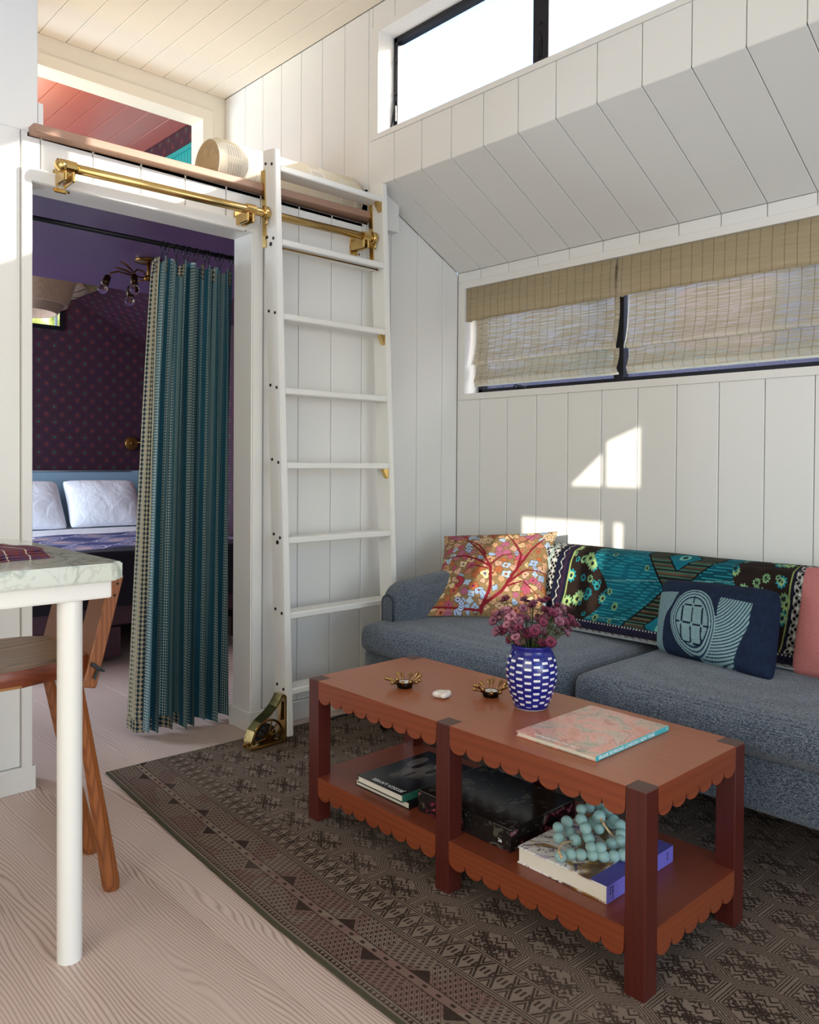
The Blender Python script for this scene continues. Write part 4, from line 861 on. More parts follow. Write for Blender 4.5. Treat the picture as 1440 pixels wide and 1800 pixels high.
tp = [(-.052, .60), (-.055, .70), (-.080, .742), (-.13, .761), (-.18, .760), (-.230, .746), (-.258, .708), (-.278, .65), (-.302, .585), (-.340, .520), (-.385, .478), (-.43, .4775), (-.50, .4835)]
Qt, tt_ = dense(tp, 230); Uq, Vq = cloth_grid(560, 230); yy = -.735 - 1.26 * Uq
off = .004 + .004 * smooth_noise(Uq, Vq, 7, 5); nx = np.gradient(Qt[:, 1]); nz_ = -np.gradient(Qt[:, 0]); L_ = np.hypot(nx, nz_); nx, nz_ = -nx / L_, -nz_ / L_
sgn = 1 if nz_[60] > 0 else -1; PX = Qt[:, 0][None] + sgn * nx[None] * off; PZ = Qt[:, 1][None] + sgn * nz_[None] * off
P = np.stack([PX, yy - .02 * Vq, PZ], -1); gk = G().grid(P); th = thing('kantha_throw', (-.25, -1.36, .76), 'teal and black kantha quilt throw with patterned borders over the sofa back', 'throw')
mesh('cloth', gk.v, gk.f, M_kan, th, True, colors=kantha(Uq, Vq).reshape(-1, 3))
ed = [tuple(P[i, -1]) for i in range(0, 560, 10)]; G().tube(ed, .004, 6).out('bound_hem', plain('grey_hem', '#7E8488', .9), th, True)

# ------------------------------------------------------------------ rug
RO = np.array([-1.862, -.05]); rth = math.radians(2.8); RU = np.array([math.cos(rth), -math.sin(rth)]); RV = np.array([-math.sin(rth), -math.cos(rth)])
mr = Mat('antique_rug_pile', .95, spec=.08); 
tcn = mr.nt.nodes.new('ShaderNodeUVMap'); tcn.uv_map = 'UVMap'; sp = mr.nt.nodes.new('ShaderNodeSeparateXYZ'); mr.nt.links.new(tcn.outputs[0], sp.inputs[0]); u = X(mr.nt, sp.outputs[0]); v = X(mr.nt, sp.outputs[1])
nn = mr.noise(260, 2, tcn.outputs[0]); nb = mr.noise(5, 3, tcn.outputs[0]); u = u + (nn - .5) * .0022; v = v + (mr.noise(150, 2, tcn.outputs[0]) - .5) * .003
ln = lambda a, c, w: (a - c).abs().lt(w)
# field: staggered elongated hexagons with triple outlines and scribble
pu, pv = .125, .168
row = (u / pu).floor(); vv = v / pv + (row * .5).frac(); fu = ((u / pu).frac() - .5).abs() * 2; fv = (vv.frac() - .5).abs() * 2
hexd = fv.mx(fu * .62 + fv * .55 + .0); hexd = (fu * .75 + fv * .5).mx(fv)
lines = ((hexd * 13).frac().lt(.42)) * hexd.gt(.76)
sd = ((u * 118).sin() + (v * 128 + u * 30).sin() + ((u + v) * 160).sin() * .7); chv = (fu * 3.4 + ((v / .028).frac() - .5).abs() * 1.7).frac().lt(.36); blk = ((v / .0105).frac().lt(.55)) * ((u / .0135).frac().lt(.6)); scr = (chv * sd.gt(-1.1) + blk * sd.gt(1.0)).sat() * hexd.lt(.76)
tri_ = ((fu - fv * .9).abs().lt(.06)) * hexd.lt(.76); dm = ((fu * .8 + fv) * 6).frac().lt(.30) * hexd.lt(.62) * fu.lt(.35)
field = (lines + scr + tri_ + dm).sat()
# border A (u .03-.19): mirrored serrated triangles about a dotted line
ub = (u - .112).abs(); per = .262; half = (u - .112).gt(0) * .5; bv = (v / per + half).frac(); dt = (bv - .5).abs() * per; h = .068 - ub      # tip towards the edge
tr1 = (h * 1.05 - dt); t_fill = tr1.gt(.026); nest = ((tr1 + 1.0) / .0155); ser = ((dt * 330 + h * 150).sin().gt(-.25)); t_ser = (nest.frac().lt(.42)) * ser * tr1.lt(.024); t_out = ((nest.frac() - .72).abs().lt(.05)) * tr1.lt(.03); tr2 = tr1.gt(9.0); tr3 = tr1.gt(9.0)
inA = ub.gt(.010) * ub.lt(.078)
dots = ub.lt(.0038) * ((v * 150).sin().gt(.55)); bl = ln(ub, .0125, .0012) + ln(ub, .080, .0016) + ln(ub, .087, .0010)
# border B (.20-.30) meander
ubb = (u - .245).abs(); mea = (((v / .05).frac() - .5).abs() * 2); mB = (((ubb / .045) - mea).abs().lt(.13) + ((ubb / .045) - mea - .35).abs().lt(.10) + (((v / .0125).frac().lt(.5)) * ubb.lt(.010))) * ubb.lt(.036); lB = ln(ubb, .040, .0015) + ln(ubb, .047, .0010)
edge = u.lt(.009); zig = (u.gt(.014)) * u.lt(.028) * (((v / .014).frac() - .5).abs() * 2 * .013 + .014).gt(u)
dark = (field * u.gt(.292) + (t_fill + t_ser + t_out + tr2 + tr3) * inA + dots + bl * u.gt(.02) * u.lt(.21) + mB + lB * u.gt(.19) * u.lt(.30) + zig).sat()
lightc = mr.mix(nb, '#7A6858', '#86776C'); rosy = mr.mix((nb.gt(.5)) * ub.lt(.08) * .6, lightc, '#765650'); wearn = mr.noise(3.0, 4, tcn.outputs[0])
darkc = mr.mix(nb, '#281C18', '#33261F'); c = mr.mix(dark * (.92 - (wearn - .45).sat() * 1.2).sat(), rosy, darkc); c = mr.mix(edge, c, '#4E4B3C'); c = mr.mix((nn.gt(.66)) * .35, c, '#7A7068'); c = mr.mix(mr.noise(420, 1, tcn.outputs[0]).gt(.74) * .5, c, '#B5AFA6')
mr.col(c); mr.bump(dark * -.6 + nn * .8, .7, .0022)
n1, n2 = 40, 60; us = np.linspace(0, 1.80, n1); vs = np.linspace(0, 2.95, n2); bow = np.interp(vs, [0, .6, 1.2, 1.5, 2.0, 2.95], [0, -.021, -.034, -.028, -.012, 0])
P = []; UV = []
for i, a in enumerate(us):
    for j, b in enumerate(vs):
        q = RO + RU * (a + bow[j] * (1 - a / 1.8)) + RV * b; P.append((q[0], q[1], .0082 + .0005 * math.sin(a * 9 + b * 4))); UV.append((a, b))
g = G(); F = [(i * n2 + j, i * n2 + j + 1, (i + 1) * n2 + j + 1, (i + 1) * n2 + j) for i in range(n1 - 1) for j in range(n2 - 1)]
bi = [j for j in range(n2)] + [i * n2 + n2 - 1 for i in range(1, n1)] + [(n1 - 1) * n2 + j for j in range(n2 - 2, -1, -1)] + [i * n2 for i in range(n1 - 2, 0, -1)]
nb0 = len(P)
for k in bi: P.append((P[k][0], P[k][1], .0015)); UV.append(UV[k])
F += [(bi[k], bi[(k + 1) % len(bi)], nb0 + (k + 1) % len(bi), nb0 + k) for k in range(len(bi))]
rug = thing('area_rug', (-1.0, -1.5, 0), 'faded brown geometric antique rug under the coffee table and sofa', 'rug')
o = mesh('pile', P, F, mr.m, rug, False, uv=UV); bm = bmesh.new(); bm.from_mesh(o.data); bmesh.ops.recalc_face_normals(bm, faces=bm.faces); bm.to_mesh(o.data); bm.free()
g = G()
for k in range(520):
    a = 1.8 * k / 520; q = RO + RU * a; e = q - RV * (.012 + .006 * random.random()) + RU * random.uniform(-.003, .003); g.tube([(q[0], q[1], .006), (q[0] - RV[0] * .006, q[1] - RV[1] * .006, .006), (e[0], e[1], .0022)], .0013, 4)
tag(g.out('fringe', plain('cream_fringe', '#B5AB9A', .9), rug), kind='stuff')
# ------------------------------------------------------------------ woven shades in the low window
mbl = bpy.data.materials.new('woven_reed'); mbl.use_nodes = True
def blind_mat(name, ca, cb, see, thread):
    q = Mat(name, .85, spec=.1); x, y, z = q.xyz(); nt = q.nt
    r = q.noise(1.0, 3, q.vec(x * 8, y * 9, z * 330)); r2 = q.noise(1.0, 2, q.vec(x, y * 2.2, z * 60)); fine = ((z * 1500).sin() * .5 + .5)
    col_ = q.mix((r * .9 + r2 * .5 - .3).sat(), ca, cb); th = (((y / .0455).frac() - .5).abs()).gt(.5 - .03); col_ = q.mix(th * .8, col_, thread); q.col(col_); q.bump(r, .5, .0012)
    tr = nt.nodes.new('ShaderNodeBsdfTranslucent'); nt.links.new(col_, tr.inputs[0]); tp_ = nt.nodes.new('ShaderNodeBsdfTransparent')
    m1 = nt.nodes.new('ShaderNodeMixShader'); m1.inputs[0].default_value = .45; nt.links.new(q.b.outputs[0], m1.inputs[1]); nt.links.new(tr.outputs[0], m1.inputs[2])
    hole = (r * .8 + fine * .35).gt(1.0 - see) * (1 - th); m2 = nt.nodes.new('ShaderNodeMixShader'); nt.links.new((hole * .85).v, m2.inputs[0]); nt.links.new(m1.outputs[0], m2.inputs[1]); nt.links.new(tp_.outputs[0], m2.inputs[2])
    nt.links.new(m2.outputs[0], nt.nodes['Material Output'].inputs[0]); return q.m
M_val = blind_mat('woven_reed_valance', '#B3A282', '#DACBAC', .10, '#8C7A5A'); M_shd = blind_mat('woven_reed_shade', '#B0A184', '#D6CAAE', .26, '#8E7C5C')
M_edge = plain('shade_edge_tape', '#D8D6CA', .8)
def shade(y0, y1, nearer, label):
    t = thing('woven_shade', (.03, (y0 + y1) / 2, 1.55), label, 'window shade'); w = random.Random(int(-y0 * 100))
    def sheet(name, prof, mat, ya, yb, par, n=40):
        Q_, _ = dense(prof, 46); P = np.array([[(q[0] + .0015 * math.sin(yy_ * 9 + q[1] * 30), yy_, q[1] - .003 * math.sin((yy_ - ya) * 3)) for q in Q_] for yy_ in np.linspace(ya, yb, n)]); gg = G().grid(P); return mesh(name, gg.v, gg.f, mat, par, True)
    vl = sheet('valance', [(.012, 2.004), (.008, 1.93), (.008, 1.862), (.010, 1.845)], M_val, y0, y1, t)
    G().box(.006, .0075, min(y0, y1), max(y0, y1), 1.838, 1.848).out('valance_hem', M_val, vl); G().box(.008, .05, max(y0, y1) - .002, max(y0, y1), 1.842, 2.004).out('valance_return', M_val, vl)
    G().box(.015, .055, min(y0, y1), max(y0, y1), 1.985, 2.006).out('head_rail', M_edge, t)
    ya, yb = y0 - .03, y1 + .004
    sheet('shade_panel', [(.05, 1.99), (.052, 1.86), (.053, 1.78), (.046, 1.71), (.034, 1.655), (.022, 1.628), (.022, 1.615), (.040, 1.613), (.052, 1.618)], M_shd, ya, yb, t)
    lw_ = sheet('lower_fold', [(.053, 1.622), (.050, 1.585), (.040, 1.553), (.036, 1.545), (.030, 1.535), (.036, 1.522), (.046, 1.512)], M_shd, ya, yb, t)
    G().tube([(.044, yy_, 1.511) for yy_ in np.linspace(ya, yb, 12)], .005, 8).out('bottom_bar', M_edge, lw_, True)
    P = [(.050, ya + .004, 1.85), (.051, ya + .003, 1.78), (.045, ya + .003, 1.71), (.033, ya + .003, 1.655), (.022, ya + .003, 1.628), (.022, ya + .003, 1.615)]
    G().tube(P, .0028, 6).out('edge_tape', plain('bright_tape', '#EDEFEA', .7) if 'bright_tape' not in bpy.data.materials else bpy.data.materials['bright_tape'], t, True)
shade(-.054, -.925, 0, 'woven reed roman shade in the left bay of the low window')
shade(-.938, -1.795, 1, 'woven reed roman shade in the right bay of the low window')
shade(-1.835, -2.70, 1, 'woven reed roman shade nearest the camera end of the low window, beyond the picture edge')

# ------------------------------------------------------------------ loft bolster and small pillow
mbo = Mat('cream_stitched_cotton', .9, spec=.1); x, y, z = mbo.xyz(); ang = mbo.nt.nodes.new('ShaderNodeMath'); ang.operation = 'ARCTAN2'; mbo.nt.links.new(z.v, ang.inputs[0]); mbo.nt.links.new(y.v, ang.inputs[1]); th_ = X(mbo.nt, ang.outputs[0])
bx_ = (x / .085 + .3); pb = bx_.floor(); tb = (th_ / .62); hb = (pb * 1.7 + tb.floor() * 3.1).hash(); patch = hb.gt(.42) * ((bx_.frac() - .5).abs().lt(.34)) * ((tb.frac() - .5).abs().lt(.36))
dash = ((x / .011).frac().lt(.45)) * ((th_ * 26).frac().lt(.42)); wv = mbo.noise(1, 2, mbo.vec(x * 300, th_ * 30, 0.0)); c = mbo.mix(wv, '#C9B794', '#E6DCC4'); c = mbo.mix((hb * .6), c, '#EDE8DC'); c = mbo.mix(patch * dash * .85, c, '#6B5D4C'); mbo.col(c); mbo.bump(wv, .3, .001)
bz = 2.2135 + .115; A = np.array([-1.365, .135, bz + .004]); B_ = np.array([-.615, .135, bz + .016]); Lb = float(np.linalg.norm(B_ - A))
bol = thing('bolster', (-.98, .135, 2.25), 'long cream stitched bolster lying on the wooden loft ledge', 'cushion')
g = G(); rows = []
for i in range(33):
    t = i / 32; c0 = A + (B_ - A) * t; e = min(t, 1 - t) * Lb; r = .113 - .014 * max(0, 1 - e / .02) ** 2 + .0015 * math.sin(t * 21)
    rows.append([(c0[0], c0[1] + r * math.cos(a), c0[2] + r * math.sin(a)) for a in np.linspace(0, 2 * PI, 40, endpoint=False)])
g.grid(rows, close_v=True); sub = g.out('cover', mbo, bol, True)
# shift object origin so the angle pattern is centred on the axis
Oc = Vector((-.98, .135, bz + .010)); d_ = Oc - Vector((-.98, .135, 2.25)); sub.data.transform(Matrix.Translation(-d_)); sub.location = d_
for xx, s in ((A, -1), (B_, 1)):
    pts = []; g = G(); rr = [(.099, 0), (.096, .004), (.05, .009), (.001, .011)]; P = [[(xx[0] + s * h, xx[1] + r * math.cos(a), xx[2] + r * math.sin(a)) for a in np.linspace(0, 2 * PI, 40, endpoint=False)] for r, h in rr]
    g.grid(P, close_v=True); me_ = Mat('tan_bolster_end', .9); x, y, z = me_.xyz(); dsh = ((y * 1.0 + z * .45) / .022).frac().lt(.35) * ((z / .006 + y * 40).frac().lt(.4)) * me_.noise(24, 1).gt(.5); me_.col(me_.mix(dsh * .8, me_.mix(me_.noise(200, 2), '#A98E68', '#C6AC84'), '#5A4A38')); g.out('end_disc', me_, bol, True)
    G().tube([(xx[0], xx[1] + 0.101 * math.cos(a), xx[2] + 0.101 * math.sin(a)) for a in np.linspace(0, 2 * PI, 41)], .0028, 6).out('piping', plain('cream_piping', '#D9CDB4', .8) if 'cream_piping' not in bpy.data.materials else bpy.data.materials['cream_piping'], bol, True)
mpl = plain('cream_linen', '#DDD3BE', .9, bumpk=.3)
pt, F_, _n2 = pillow('small_cushion', 'small cream cushion with a grey stripe standing behind the bolster', (-1.09, .44, 2.215), (-.70, .44, 2.215), (-1.05, .53, 2.56), (-.735, .53, 2.555), .10, mpl, None, 41, 41, tuck=.10, seed=3)
sF = F_[1:9, 4:38] + np.array([0, -.0025, 0]); gg = G().grid(sF); mesh('grey_stripe', gg.v, gg.f, plain('charcoal_stripe', '#5B5850', .9), pt, True)

# ------------------------------------------------------------------ counter, napkins
mm = Mat('pale_green_veined_marble', .12); x, y, z = mm.xyz(); n1 = mm.noise(4.5, 6, dist=1.6); n2 = mm.noise(9, 5, dist=2.4); n3 = mm.noise(2.2, 3)
c = mm.mix(n3, '#BFC6B6', '#D9DACF'); vein = ((n1 - .5).abs() * 26); c = mm.mix((1 - vein).sat() * .55, c, '#7E8E7C'); v2 = ((n2 - .52).abs() * 40); c = mm.mix((1 - v2).sat() * .35, c, '#9A8F96')
gv = ((x + .055 + (y * .9) * 0 - (z * .55) + (mm.noise(30, 4) - .5) * .03).abs() * 150); c = mm.mix((1 - gv).sat() * .8 * (mm.noise(60, 3) + .3), c, '#3E6A48'); mm.col(c)
cn = thing('counter', (-2.355, -1.04, 0), 'white counter leg and apron under a pale green veined marble top', 'counter')
xc, yc = -2.255, -1.097
g = G(); v_, f_ = [], []; bm = bmesh.new(); bmesh.ops.create_cube(bm, size=1.0)
for p in bm.verts: p.co = Vector((-3.2 + (p.co.x + .5) * (xc + 3.2), yc + (p.co.y + .5) * .74, .845 + (p.co.z + .5) * .04))
bmesh.ops.bevel(bm, geom=[e for e in bm.edges if abs(e.verts[0].co.z - e.verts[1].co.z) > .01], offset=.02, segments=4, affect='EDGES'); bmesh.ops.bevel(bm, geom=[e for e in bm.edges if abs(e.verts[0].co.z - e.verts[1].co.z) < .001 and len(e.link_faces) == 2 and e.calc_face_angle(0) > 1], offset=.003, segments=2, affect='EDGES')
bm.verts.index_update(); o = mesh('marble_top', [p.co[:] for p in bm.verts], [[p.index for p in q.verts] for q in bm.faces], mm, cn); bm.free(); autosmooth(o, 40)
G().box(-3.2, -2.275, yc + .028, -.385, .803, .845, .006).out('apron', M_lad, cn)
G().lathe([(.0265, .0), (.0265, .806)], (-2.3575, -1.037, .0), 32).out('leg', M_lad, cn, True); autosmooth(bpy.data.objects[[o.name for o in cn.children if o.name.startswith('leg')][0]], 40)
mk = Mat('plum_check_napkin', .85); x, y, z = mk.xyz(); ck = ((x / .019).frac().lt(.3)) * .5 + ((y / .023).frac().lt(.25)) * .5; c = mk.mix(mk.noise(50, 3), '#4E2030', '#7A3A36'); c = mk.mix(ck * .7, c, '#3A3562'); c = mk.mix((((x + y * .3) / .05).frac().lt(.06)), c, '#C9B8A8'); mk.col(c); mk.bump(mk.noise(120, 3), .4, .001)
def napkin(x0, x1, y0, y1, z, th, rot, label, seed):
    c = np.array([(x0 + x1) / 2, (y0 + y1) / 2, z]); t = thing('folded_napkin', c, label, 'napkin', None); r = np.random.default_rng(seed)
    for k in range(2):
        a = np.linspace(0, 1, 26); U1, V1 = np.meshgrid(a, a, indexing='ij'); ins = .004 * k; zz = z + th * (k + .92) / 2 + .0022 * np.sin(U1 * 9 + seed + k) * np.cos(V1 * 7 + k); 
        e = np.minimum(np.minimum(U1, 1 - U1), np.minimum(V1, 1 - V1)); zz = np.where(e < .03, zz - th * .30, zz)
        px = x0 + ins + (x1 - x0 - 2 * ins) * U1; py = y0 + ins + (y1 - y0 - 2 * ins) * V1 + .003 * np.sin(U1 * 12 + k); dx, dy = px - c[0], py - c[1]; X1 = c[0] + dx * math.cos(rot) - dy * math.sin(rot); Y1 = c[1] + dx * math.sin(rot) + dy * math.cos(rot)
        top_ = np.stack([X1, Y1, zz], -1); bot = np.stack([X1, Y1, np.full_like(zz, z + th * k / 2)], -1); g = G().grid(top_).grid(bot); n = 26; bi = [j for j in range(n)] + [i * n + n - 1 for i in range(1, n)] + [(n - 1) * n + j for j in range(n - 2, -1, -1)] + [i * n for i in range(n - 2, 0, -1)]
        g.f += [(bi[i], bi[(i + 1) % len(bi)], n * n + bi[(i + 1) % len(bi)], n * n + bi[i]) for i in range(len(bi))]; mesh('fold', g.v, g.f, mk, t, True)
napkin(-2.60, -2.36, -.93, -.73, .8856, .011, .15, 'plum checked cloth napkin at the bottom of the folded pile on the counter', 1)
napkin(-2.59, -2.37, -.92, -.74, .8972, .012, .22, 'plum checked cloth napkin on top of the folded pile on the counter', 2)

# ------------------------------------------------------------------ counter stool
mw = wood('oiled_oak_stool', '#9A5A2C', '#5E2E14', 'z', 95, 10, .38, rnd=False, k2=.6); mws = wood('oiled_oak_seat', '#B08250', '#54321B', 'x', 44, 24, .36, rnd=False, k2=.75)
mwe = wood('oiled_oak_edge', '#7A3A20', '#5A2614', 'x', 70, 6, .4, rnd=False)
st = thing('counter_stool', (-2.40, -.70, 0), 'oiled oak counter stool with chunky tapered legs and slotted back under the counter', 'stool')
sc = np.array([-2.415, -.70]); P = []
prof = [(.0, .585, 0), (.80, .585, 0), (.97, .588, 0), (1.0, .596, 1), (1.0, .622, 1), (.985, .630, 0), (.90, .630, 0), (.5, .622, 0), (.0, .620, 0)]
def seat_ring(k, z):
    out = []
    for j in range(48):
        a = 2 * PI * j / 48; ca, sa = math.cos(a), math.sin(a); ex = .215 * abs(ca) ** .72 * (1 if ca > 0 else -1); ey = .205 * abs(sa) ** .72 * (1 if sa > 0 else -1); out.append((sc[0] + ex * k, sc[1] + ey * k * (1 - .06 * (ca > 0)), z))
    return out
g = G().grid([seat_ring(max(k, .001), z) for k, z, _ in prof], close_v=True); o = g.out('seat', mws, st, True); autosmooth(o, 45); o.data.materials.append(mwe.m)
for p in o.data.polygons:
    if abs(p.normal.z) < .6: p.material_index = 1
def taper(p0, p1, w0, w1, name, nseg=8):
    pts = [Vector(p0).lerp(Vector(p1), t) for t in (0, .33, .66, .97, 1)]; ws = [w0, w0 + (w1 - w0) * .33, w0 + (w1 - w0) * .66, w1, w1 * .86]; return G().tube(pts, ws, nseg).out(name, mw, st)
for top, bot in (((-2.262, -.815, .59), (-2.165, -.812, .0142)), ((-2.262, -.585, .59), (-2.126, -.579, .0142)), ((-2.53, -.80, .59), (-2.60, -.86, .0)), ((-2.53, -.60, .59), (-2.60, -.56, .0))): taper(top, (bot[0], bot[1], .0008), .0135, .0235, 'leg')
# slotted back: two stiles, rails, leaning outwards
def bk(y, s, c): return (-2.228 + s * .25 - c * .97, y, .545 + s * .97 + c * .25)   # s along the back, c through it
g = G().box(-.865, -.770, .0, .285, 0, .034, .003, xf=bk); g.out('back_stile', mw, st)
g = G().box(-.630, -.535, .0, .285, 0, .034, .003, xf=bk); g.out('back_stile', mw, st)
G().box(-.770, -.630, .205, .262, .002, .022, .002, xf=bk).out('back_rail', mw, st); G().box(-.770, -.630, .0, .095, .002, .022, .002, xf=bk).out('back_rail', mw, st)
for y, s in ((-.866, .262), (-.866, .232)): G().lathe([(.0035, -.0006), (.0035, .001)], (bk(y, s, .012)[0], y, bk(y, s, .012)[2]), 8, 'y').out('peg', M_hole, st)
g = G(); g.tube([bk(-.50, .052, -.003), bk(-.872, .045, -.004), bk(-.874, .050, .010), bk(-.872, .060, .030)], .005, 6, flat=.5).tube([bk(-.873, .045, .012), bk(-.876, .025, .016)], .004, 6); g.out('cord_tie', plain('black_cord', '#22282B', .7), st)

# ------------------------------------------------------------------ curtain, rod and rings in the doorway
rod = thing('curtain_rod', (-1.67, .20, 1.99), 'thin black curtain rod spanning the doorway head', 'rod'); G().tube([(-2.11, .20, 1.988), (-1.10, .20, 1.990)], .0095, 12).out('pole', M_blackrod, rod, True)
G().box(-1.135, -1.12, .12, .22, 1.97, 2.01, .002).out('rod_socket', M_blackrod, rod)
cur = thing('curtain', (-1.42, .20, 0), 'teal striped woven curtain drawn to the right of the doorway', 'curtain')
mcu = Mat('teal_striped_weave', .85, spec=.15); un = mcu.nt.nodes.new('ShaderNodeUVMap'); un.uv_map = 'UVMap'; sp = mcu.nt.nodes.new('ShaderNodeSeparateXYZ'); mcu.nt.links.new(un.outputs[0], sp.inputs[0]); u = X(mcu.nt, sp.outputs[0]); v = X(mcu.nt, sp.outputs[1])
hdr = (v.gt(1.875) + v.lt(.075)).sat(); u2 = u / .098; k_ = u2.floor(); p = u2.frac()
def band(a, b): return p.gt(a) * p.lt(b)
dotc = (p - .21); rows_ = (v / .0115).frac(); dcol = ((p / .085).frac() - .5).abs(); ddot = ((rows_ - .5).abs() * 1.6 + dcol * 1.9).lt(.80); dotband = band(.04, .38)
dia_ = (((v / .022).frac() - .5).abs() * 2 + ((p - .62).abs() / .11)); zig_ = ((dia_ * 3).frac().lt(.45)) * band(.50, .74); bead_ = ((p - .43).abs().lt(.014)) * ((v / .008).frac().lt(.5)) + ((p - .81).abs().lt(.012)) * ((v / .008).frac().lt(.5)); c = mcu.mix(mcu.noise(300, 2, un.outputs[0]), '#1D4654', '#2A5A68'); c = mcu.mix(band(.48, .76) * .7, c, '#2E4E58')
c = mcu.mix((dotband * ddot), c, '#B4BFB2'); c = mcu.mix((zig_ * .75), c, '#94A8A0'); c = mcu.mix(bead_.sat(), c, '#6C8682')
cream = mcu.mix(ddot * band(.02, .6), '#BCB094', '#2E4450'); first = u.lt(.082); cr2 = mcu.mix(((((v / .0185).frac() - .5).abs() * 1.5 + ((u / .020).frac() - .5).abs() * 1.8).lt(.82)) * u.gt(.014) * u.lt(.060), '#A2987E', '#26343C'); c = mcu.mix(first, c, cr2)
hb_ = mcu.mix(((((v / .017).frac() - .5).abs() * 1.6 + ((u / .022).frac() - .5).abs() * 1.8).lt(.80)), '#9E9076', '#22343E'); c = mcu.mix(hdr * (((u / .19).frac()).lt(.48)), c, hb_); c = mcu.mix(hdr * ((u / .19).frac()).gt(.48) * zig_.sat(), c, '#8E9A90')
mcu.col(c); mcu.bump(ddot * .6 + mcu.noise(400, 2, un.outputs[0]), .5, .0012)
n_u, n_v = 420, 46; fold = []
def path(z):
    """plan curve of the cloth at height z: from free left edge to right jamb"""
    k = (1.93 - z) / 1.9; xa = -1.548 - .085 * k ** .8; xb = -1.205 + .0 - .02 * k; t = np.linspace(0, 1, n_u); ph = t * 2 * PI * 8.5 + .5 * np.sin(t * 9 + 1) + .8 * k * np.sin(t * 5); amp = (.036 + .022 * k + .012 * np.sin(t * 17 + 1)) * (0.6 + .4 * np.sin(t * 6 + 2) ** 2 + .3 * k)
    x = xa + (xb - xa) * t + .010 * np.sin(ph * 2 + 1) * (1 - .3 * k); y = .205 + amp * np.sin(ph) + .01 * k - .03 * k * t
    return x, y
P = np.zeros((n_u, n_v, 3)); UVc = np.zeros((n_u, n_v, 2)); x0_, y0_ = path(1.0); s_ = np.r_[0, np.cumsum(np.hypot(np.diff(x0_), np.diff(y0_)))]
for j, z in enumerate(np.linspace(1.93, .028, n_v)):
    x, y = path(z); zz = z + (.010 * np.sin(np.linspace(0, 1, n_u) * 22) if j == n_v - 1 else 0); top = (.010 * np.cos(np.linspace(0, 1, n_u) * 2 * PI * 12) if j == 0 else 0); P[:, j, 0] = x; P[:, j, 1] = y; P[:, j, 2] = zz + top; UVc[:, j, 0] = s_; UVc[:, j, 1] = z
gc = G().grid(P); mesh('cloth', gc.v, gc.f, mcu, cur, True, uv=UVc.reshape(-1, 2))
ln_ = P[4:26].copy(); lf = P[0]; edge_ = np.stack([lf + np.array([-.006, -.004, 0]), lf + np.array([.0, -.03, 0]) * np.linspace(.2, 1, n_v)[:, None], lf + np.array([.028, -.050, 0]) * np.linspace(.15, 1, n_v)[:, None]], 0)
ge = G().grid(edge_); uvE = np.zeros((3, n_v, 2)); uvE[:, :, 0] = np.array([.0, .03, .062])[:, None]; uvE[:, :, 1] = UVc[0, :, 1][None]; mesh('turned_edge', ge.v, ge.f, mcu, cur, True, uv=uvE.reshape(-1, 2))
G().tube([tuple(q) for q in edge_[2]], .0028, 6).out('edge_binding', plain('cream_binding', '#B9B095', .8), cur, True)
for k in range(11):
    i = int((k + .5) / 11 * (n_u - 1)); px_, py_, pz_ = P[i, 0]; a = [(px_, .20 + .016 * math.cos(t), 1.982 + .019 * math.sin(t)) for t in np.linspace(0, 2 * PI, 17)]; G().tube(a, .0022, 6).tube([(px_, .20, 1.963), (px_, py_, pz_ - .01)], .0016, 5).out('ring', M_blackrod, cur, True)

# ------------------------------------------------------------------ bedroom: bed, pillows, quilt
Msh = Mat('white_cotton', .85); Msh.col('#EDEFF5'); Msh.bump(Msh.noise(9, 5, dist=1.2), .55, .02)
bed = thing('bed', (-1.05, 2.5, 0), 'upholstered bed with pale blue headboard beyond the doorway', 'bed')
G().box(-1.98, -.02, 3.47, 3.56, .25, 1.040, .014).out('headboard', plain('pale_blue_linen', '#7E97A8', .8, bumpk=.2), bed); G().tube([(-1.97, 3.468, 1.034), (-.19, 3.468, 1.034)], .006, 6).out('headboard_piping', plain('silver_piping', '#A8B4BC', .6), bed, True)
G().box(-1.93, -.22, 1.50, 3.47, .20, .35, .01).out('bed_frame', plain('maroon_panel', '#4A2B38', .5), bed)
for x in (-1.86, -.30): G().box(x - .03, x + .03, 1.60, 1.66, .0, .2, .004).out('leg', M_black, bed); G().box(x - .03, x + .03, 3.3, 3.36, .0, .2, .004).out('leg', M_black, bed)
v, f = soft_box(-1.93, -.22, 1.49, 3.47, .345, .590, .05, 12, (0, 0, .012)); mesh('mattress', v, f, Msh, bed, True)
v, f = soft_box(-1.95, -.20, 2.35, 3.42, .40, .606, .04, 12, (0, 0, .006), .004, 2); mesh('sheet', v, f, Msh, bed, True)
mq = Mat('indigo_block_quilt', .9); x, y, z = mq.xyz(); pp = .34; ux = (x / pp); uy = (y / pp); du = ux.frac() - .5; dv = uy.frac() - .5; r = (du * du + dv * dv).sqrt(); sq = (du + dv).abs().mx((du - dv).abs()); n = mq.noise(90, 3)
c = mq.mix(n, '#26285A', '#4A4C86'); c = mq.mix(r.lt(.30) * n.gt(.45), c, '#9C8FA8'); c = mq.mix(r.lt(.14), c, '#B79A9C'); c = mq.mix((sq.gt(.46)) * sq.lt(.52), c, '#A9AAC4'); c = mq.mix((r - .36).abs().lt(.02), c, '#B0AEC6'); c = mq.mix(y.lt(-.62), c, '#1d1622'); mq.col(c); mq.bump(n, .5, .002)
ql = thing('quilt', (-1.05, 2.3, .60), 'indigo and mauve patterned quilt folded across the lower half of the bed', 'quilt')
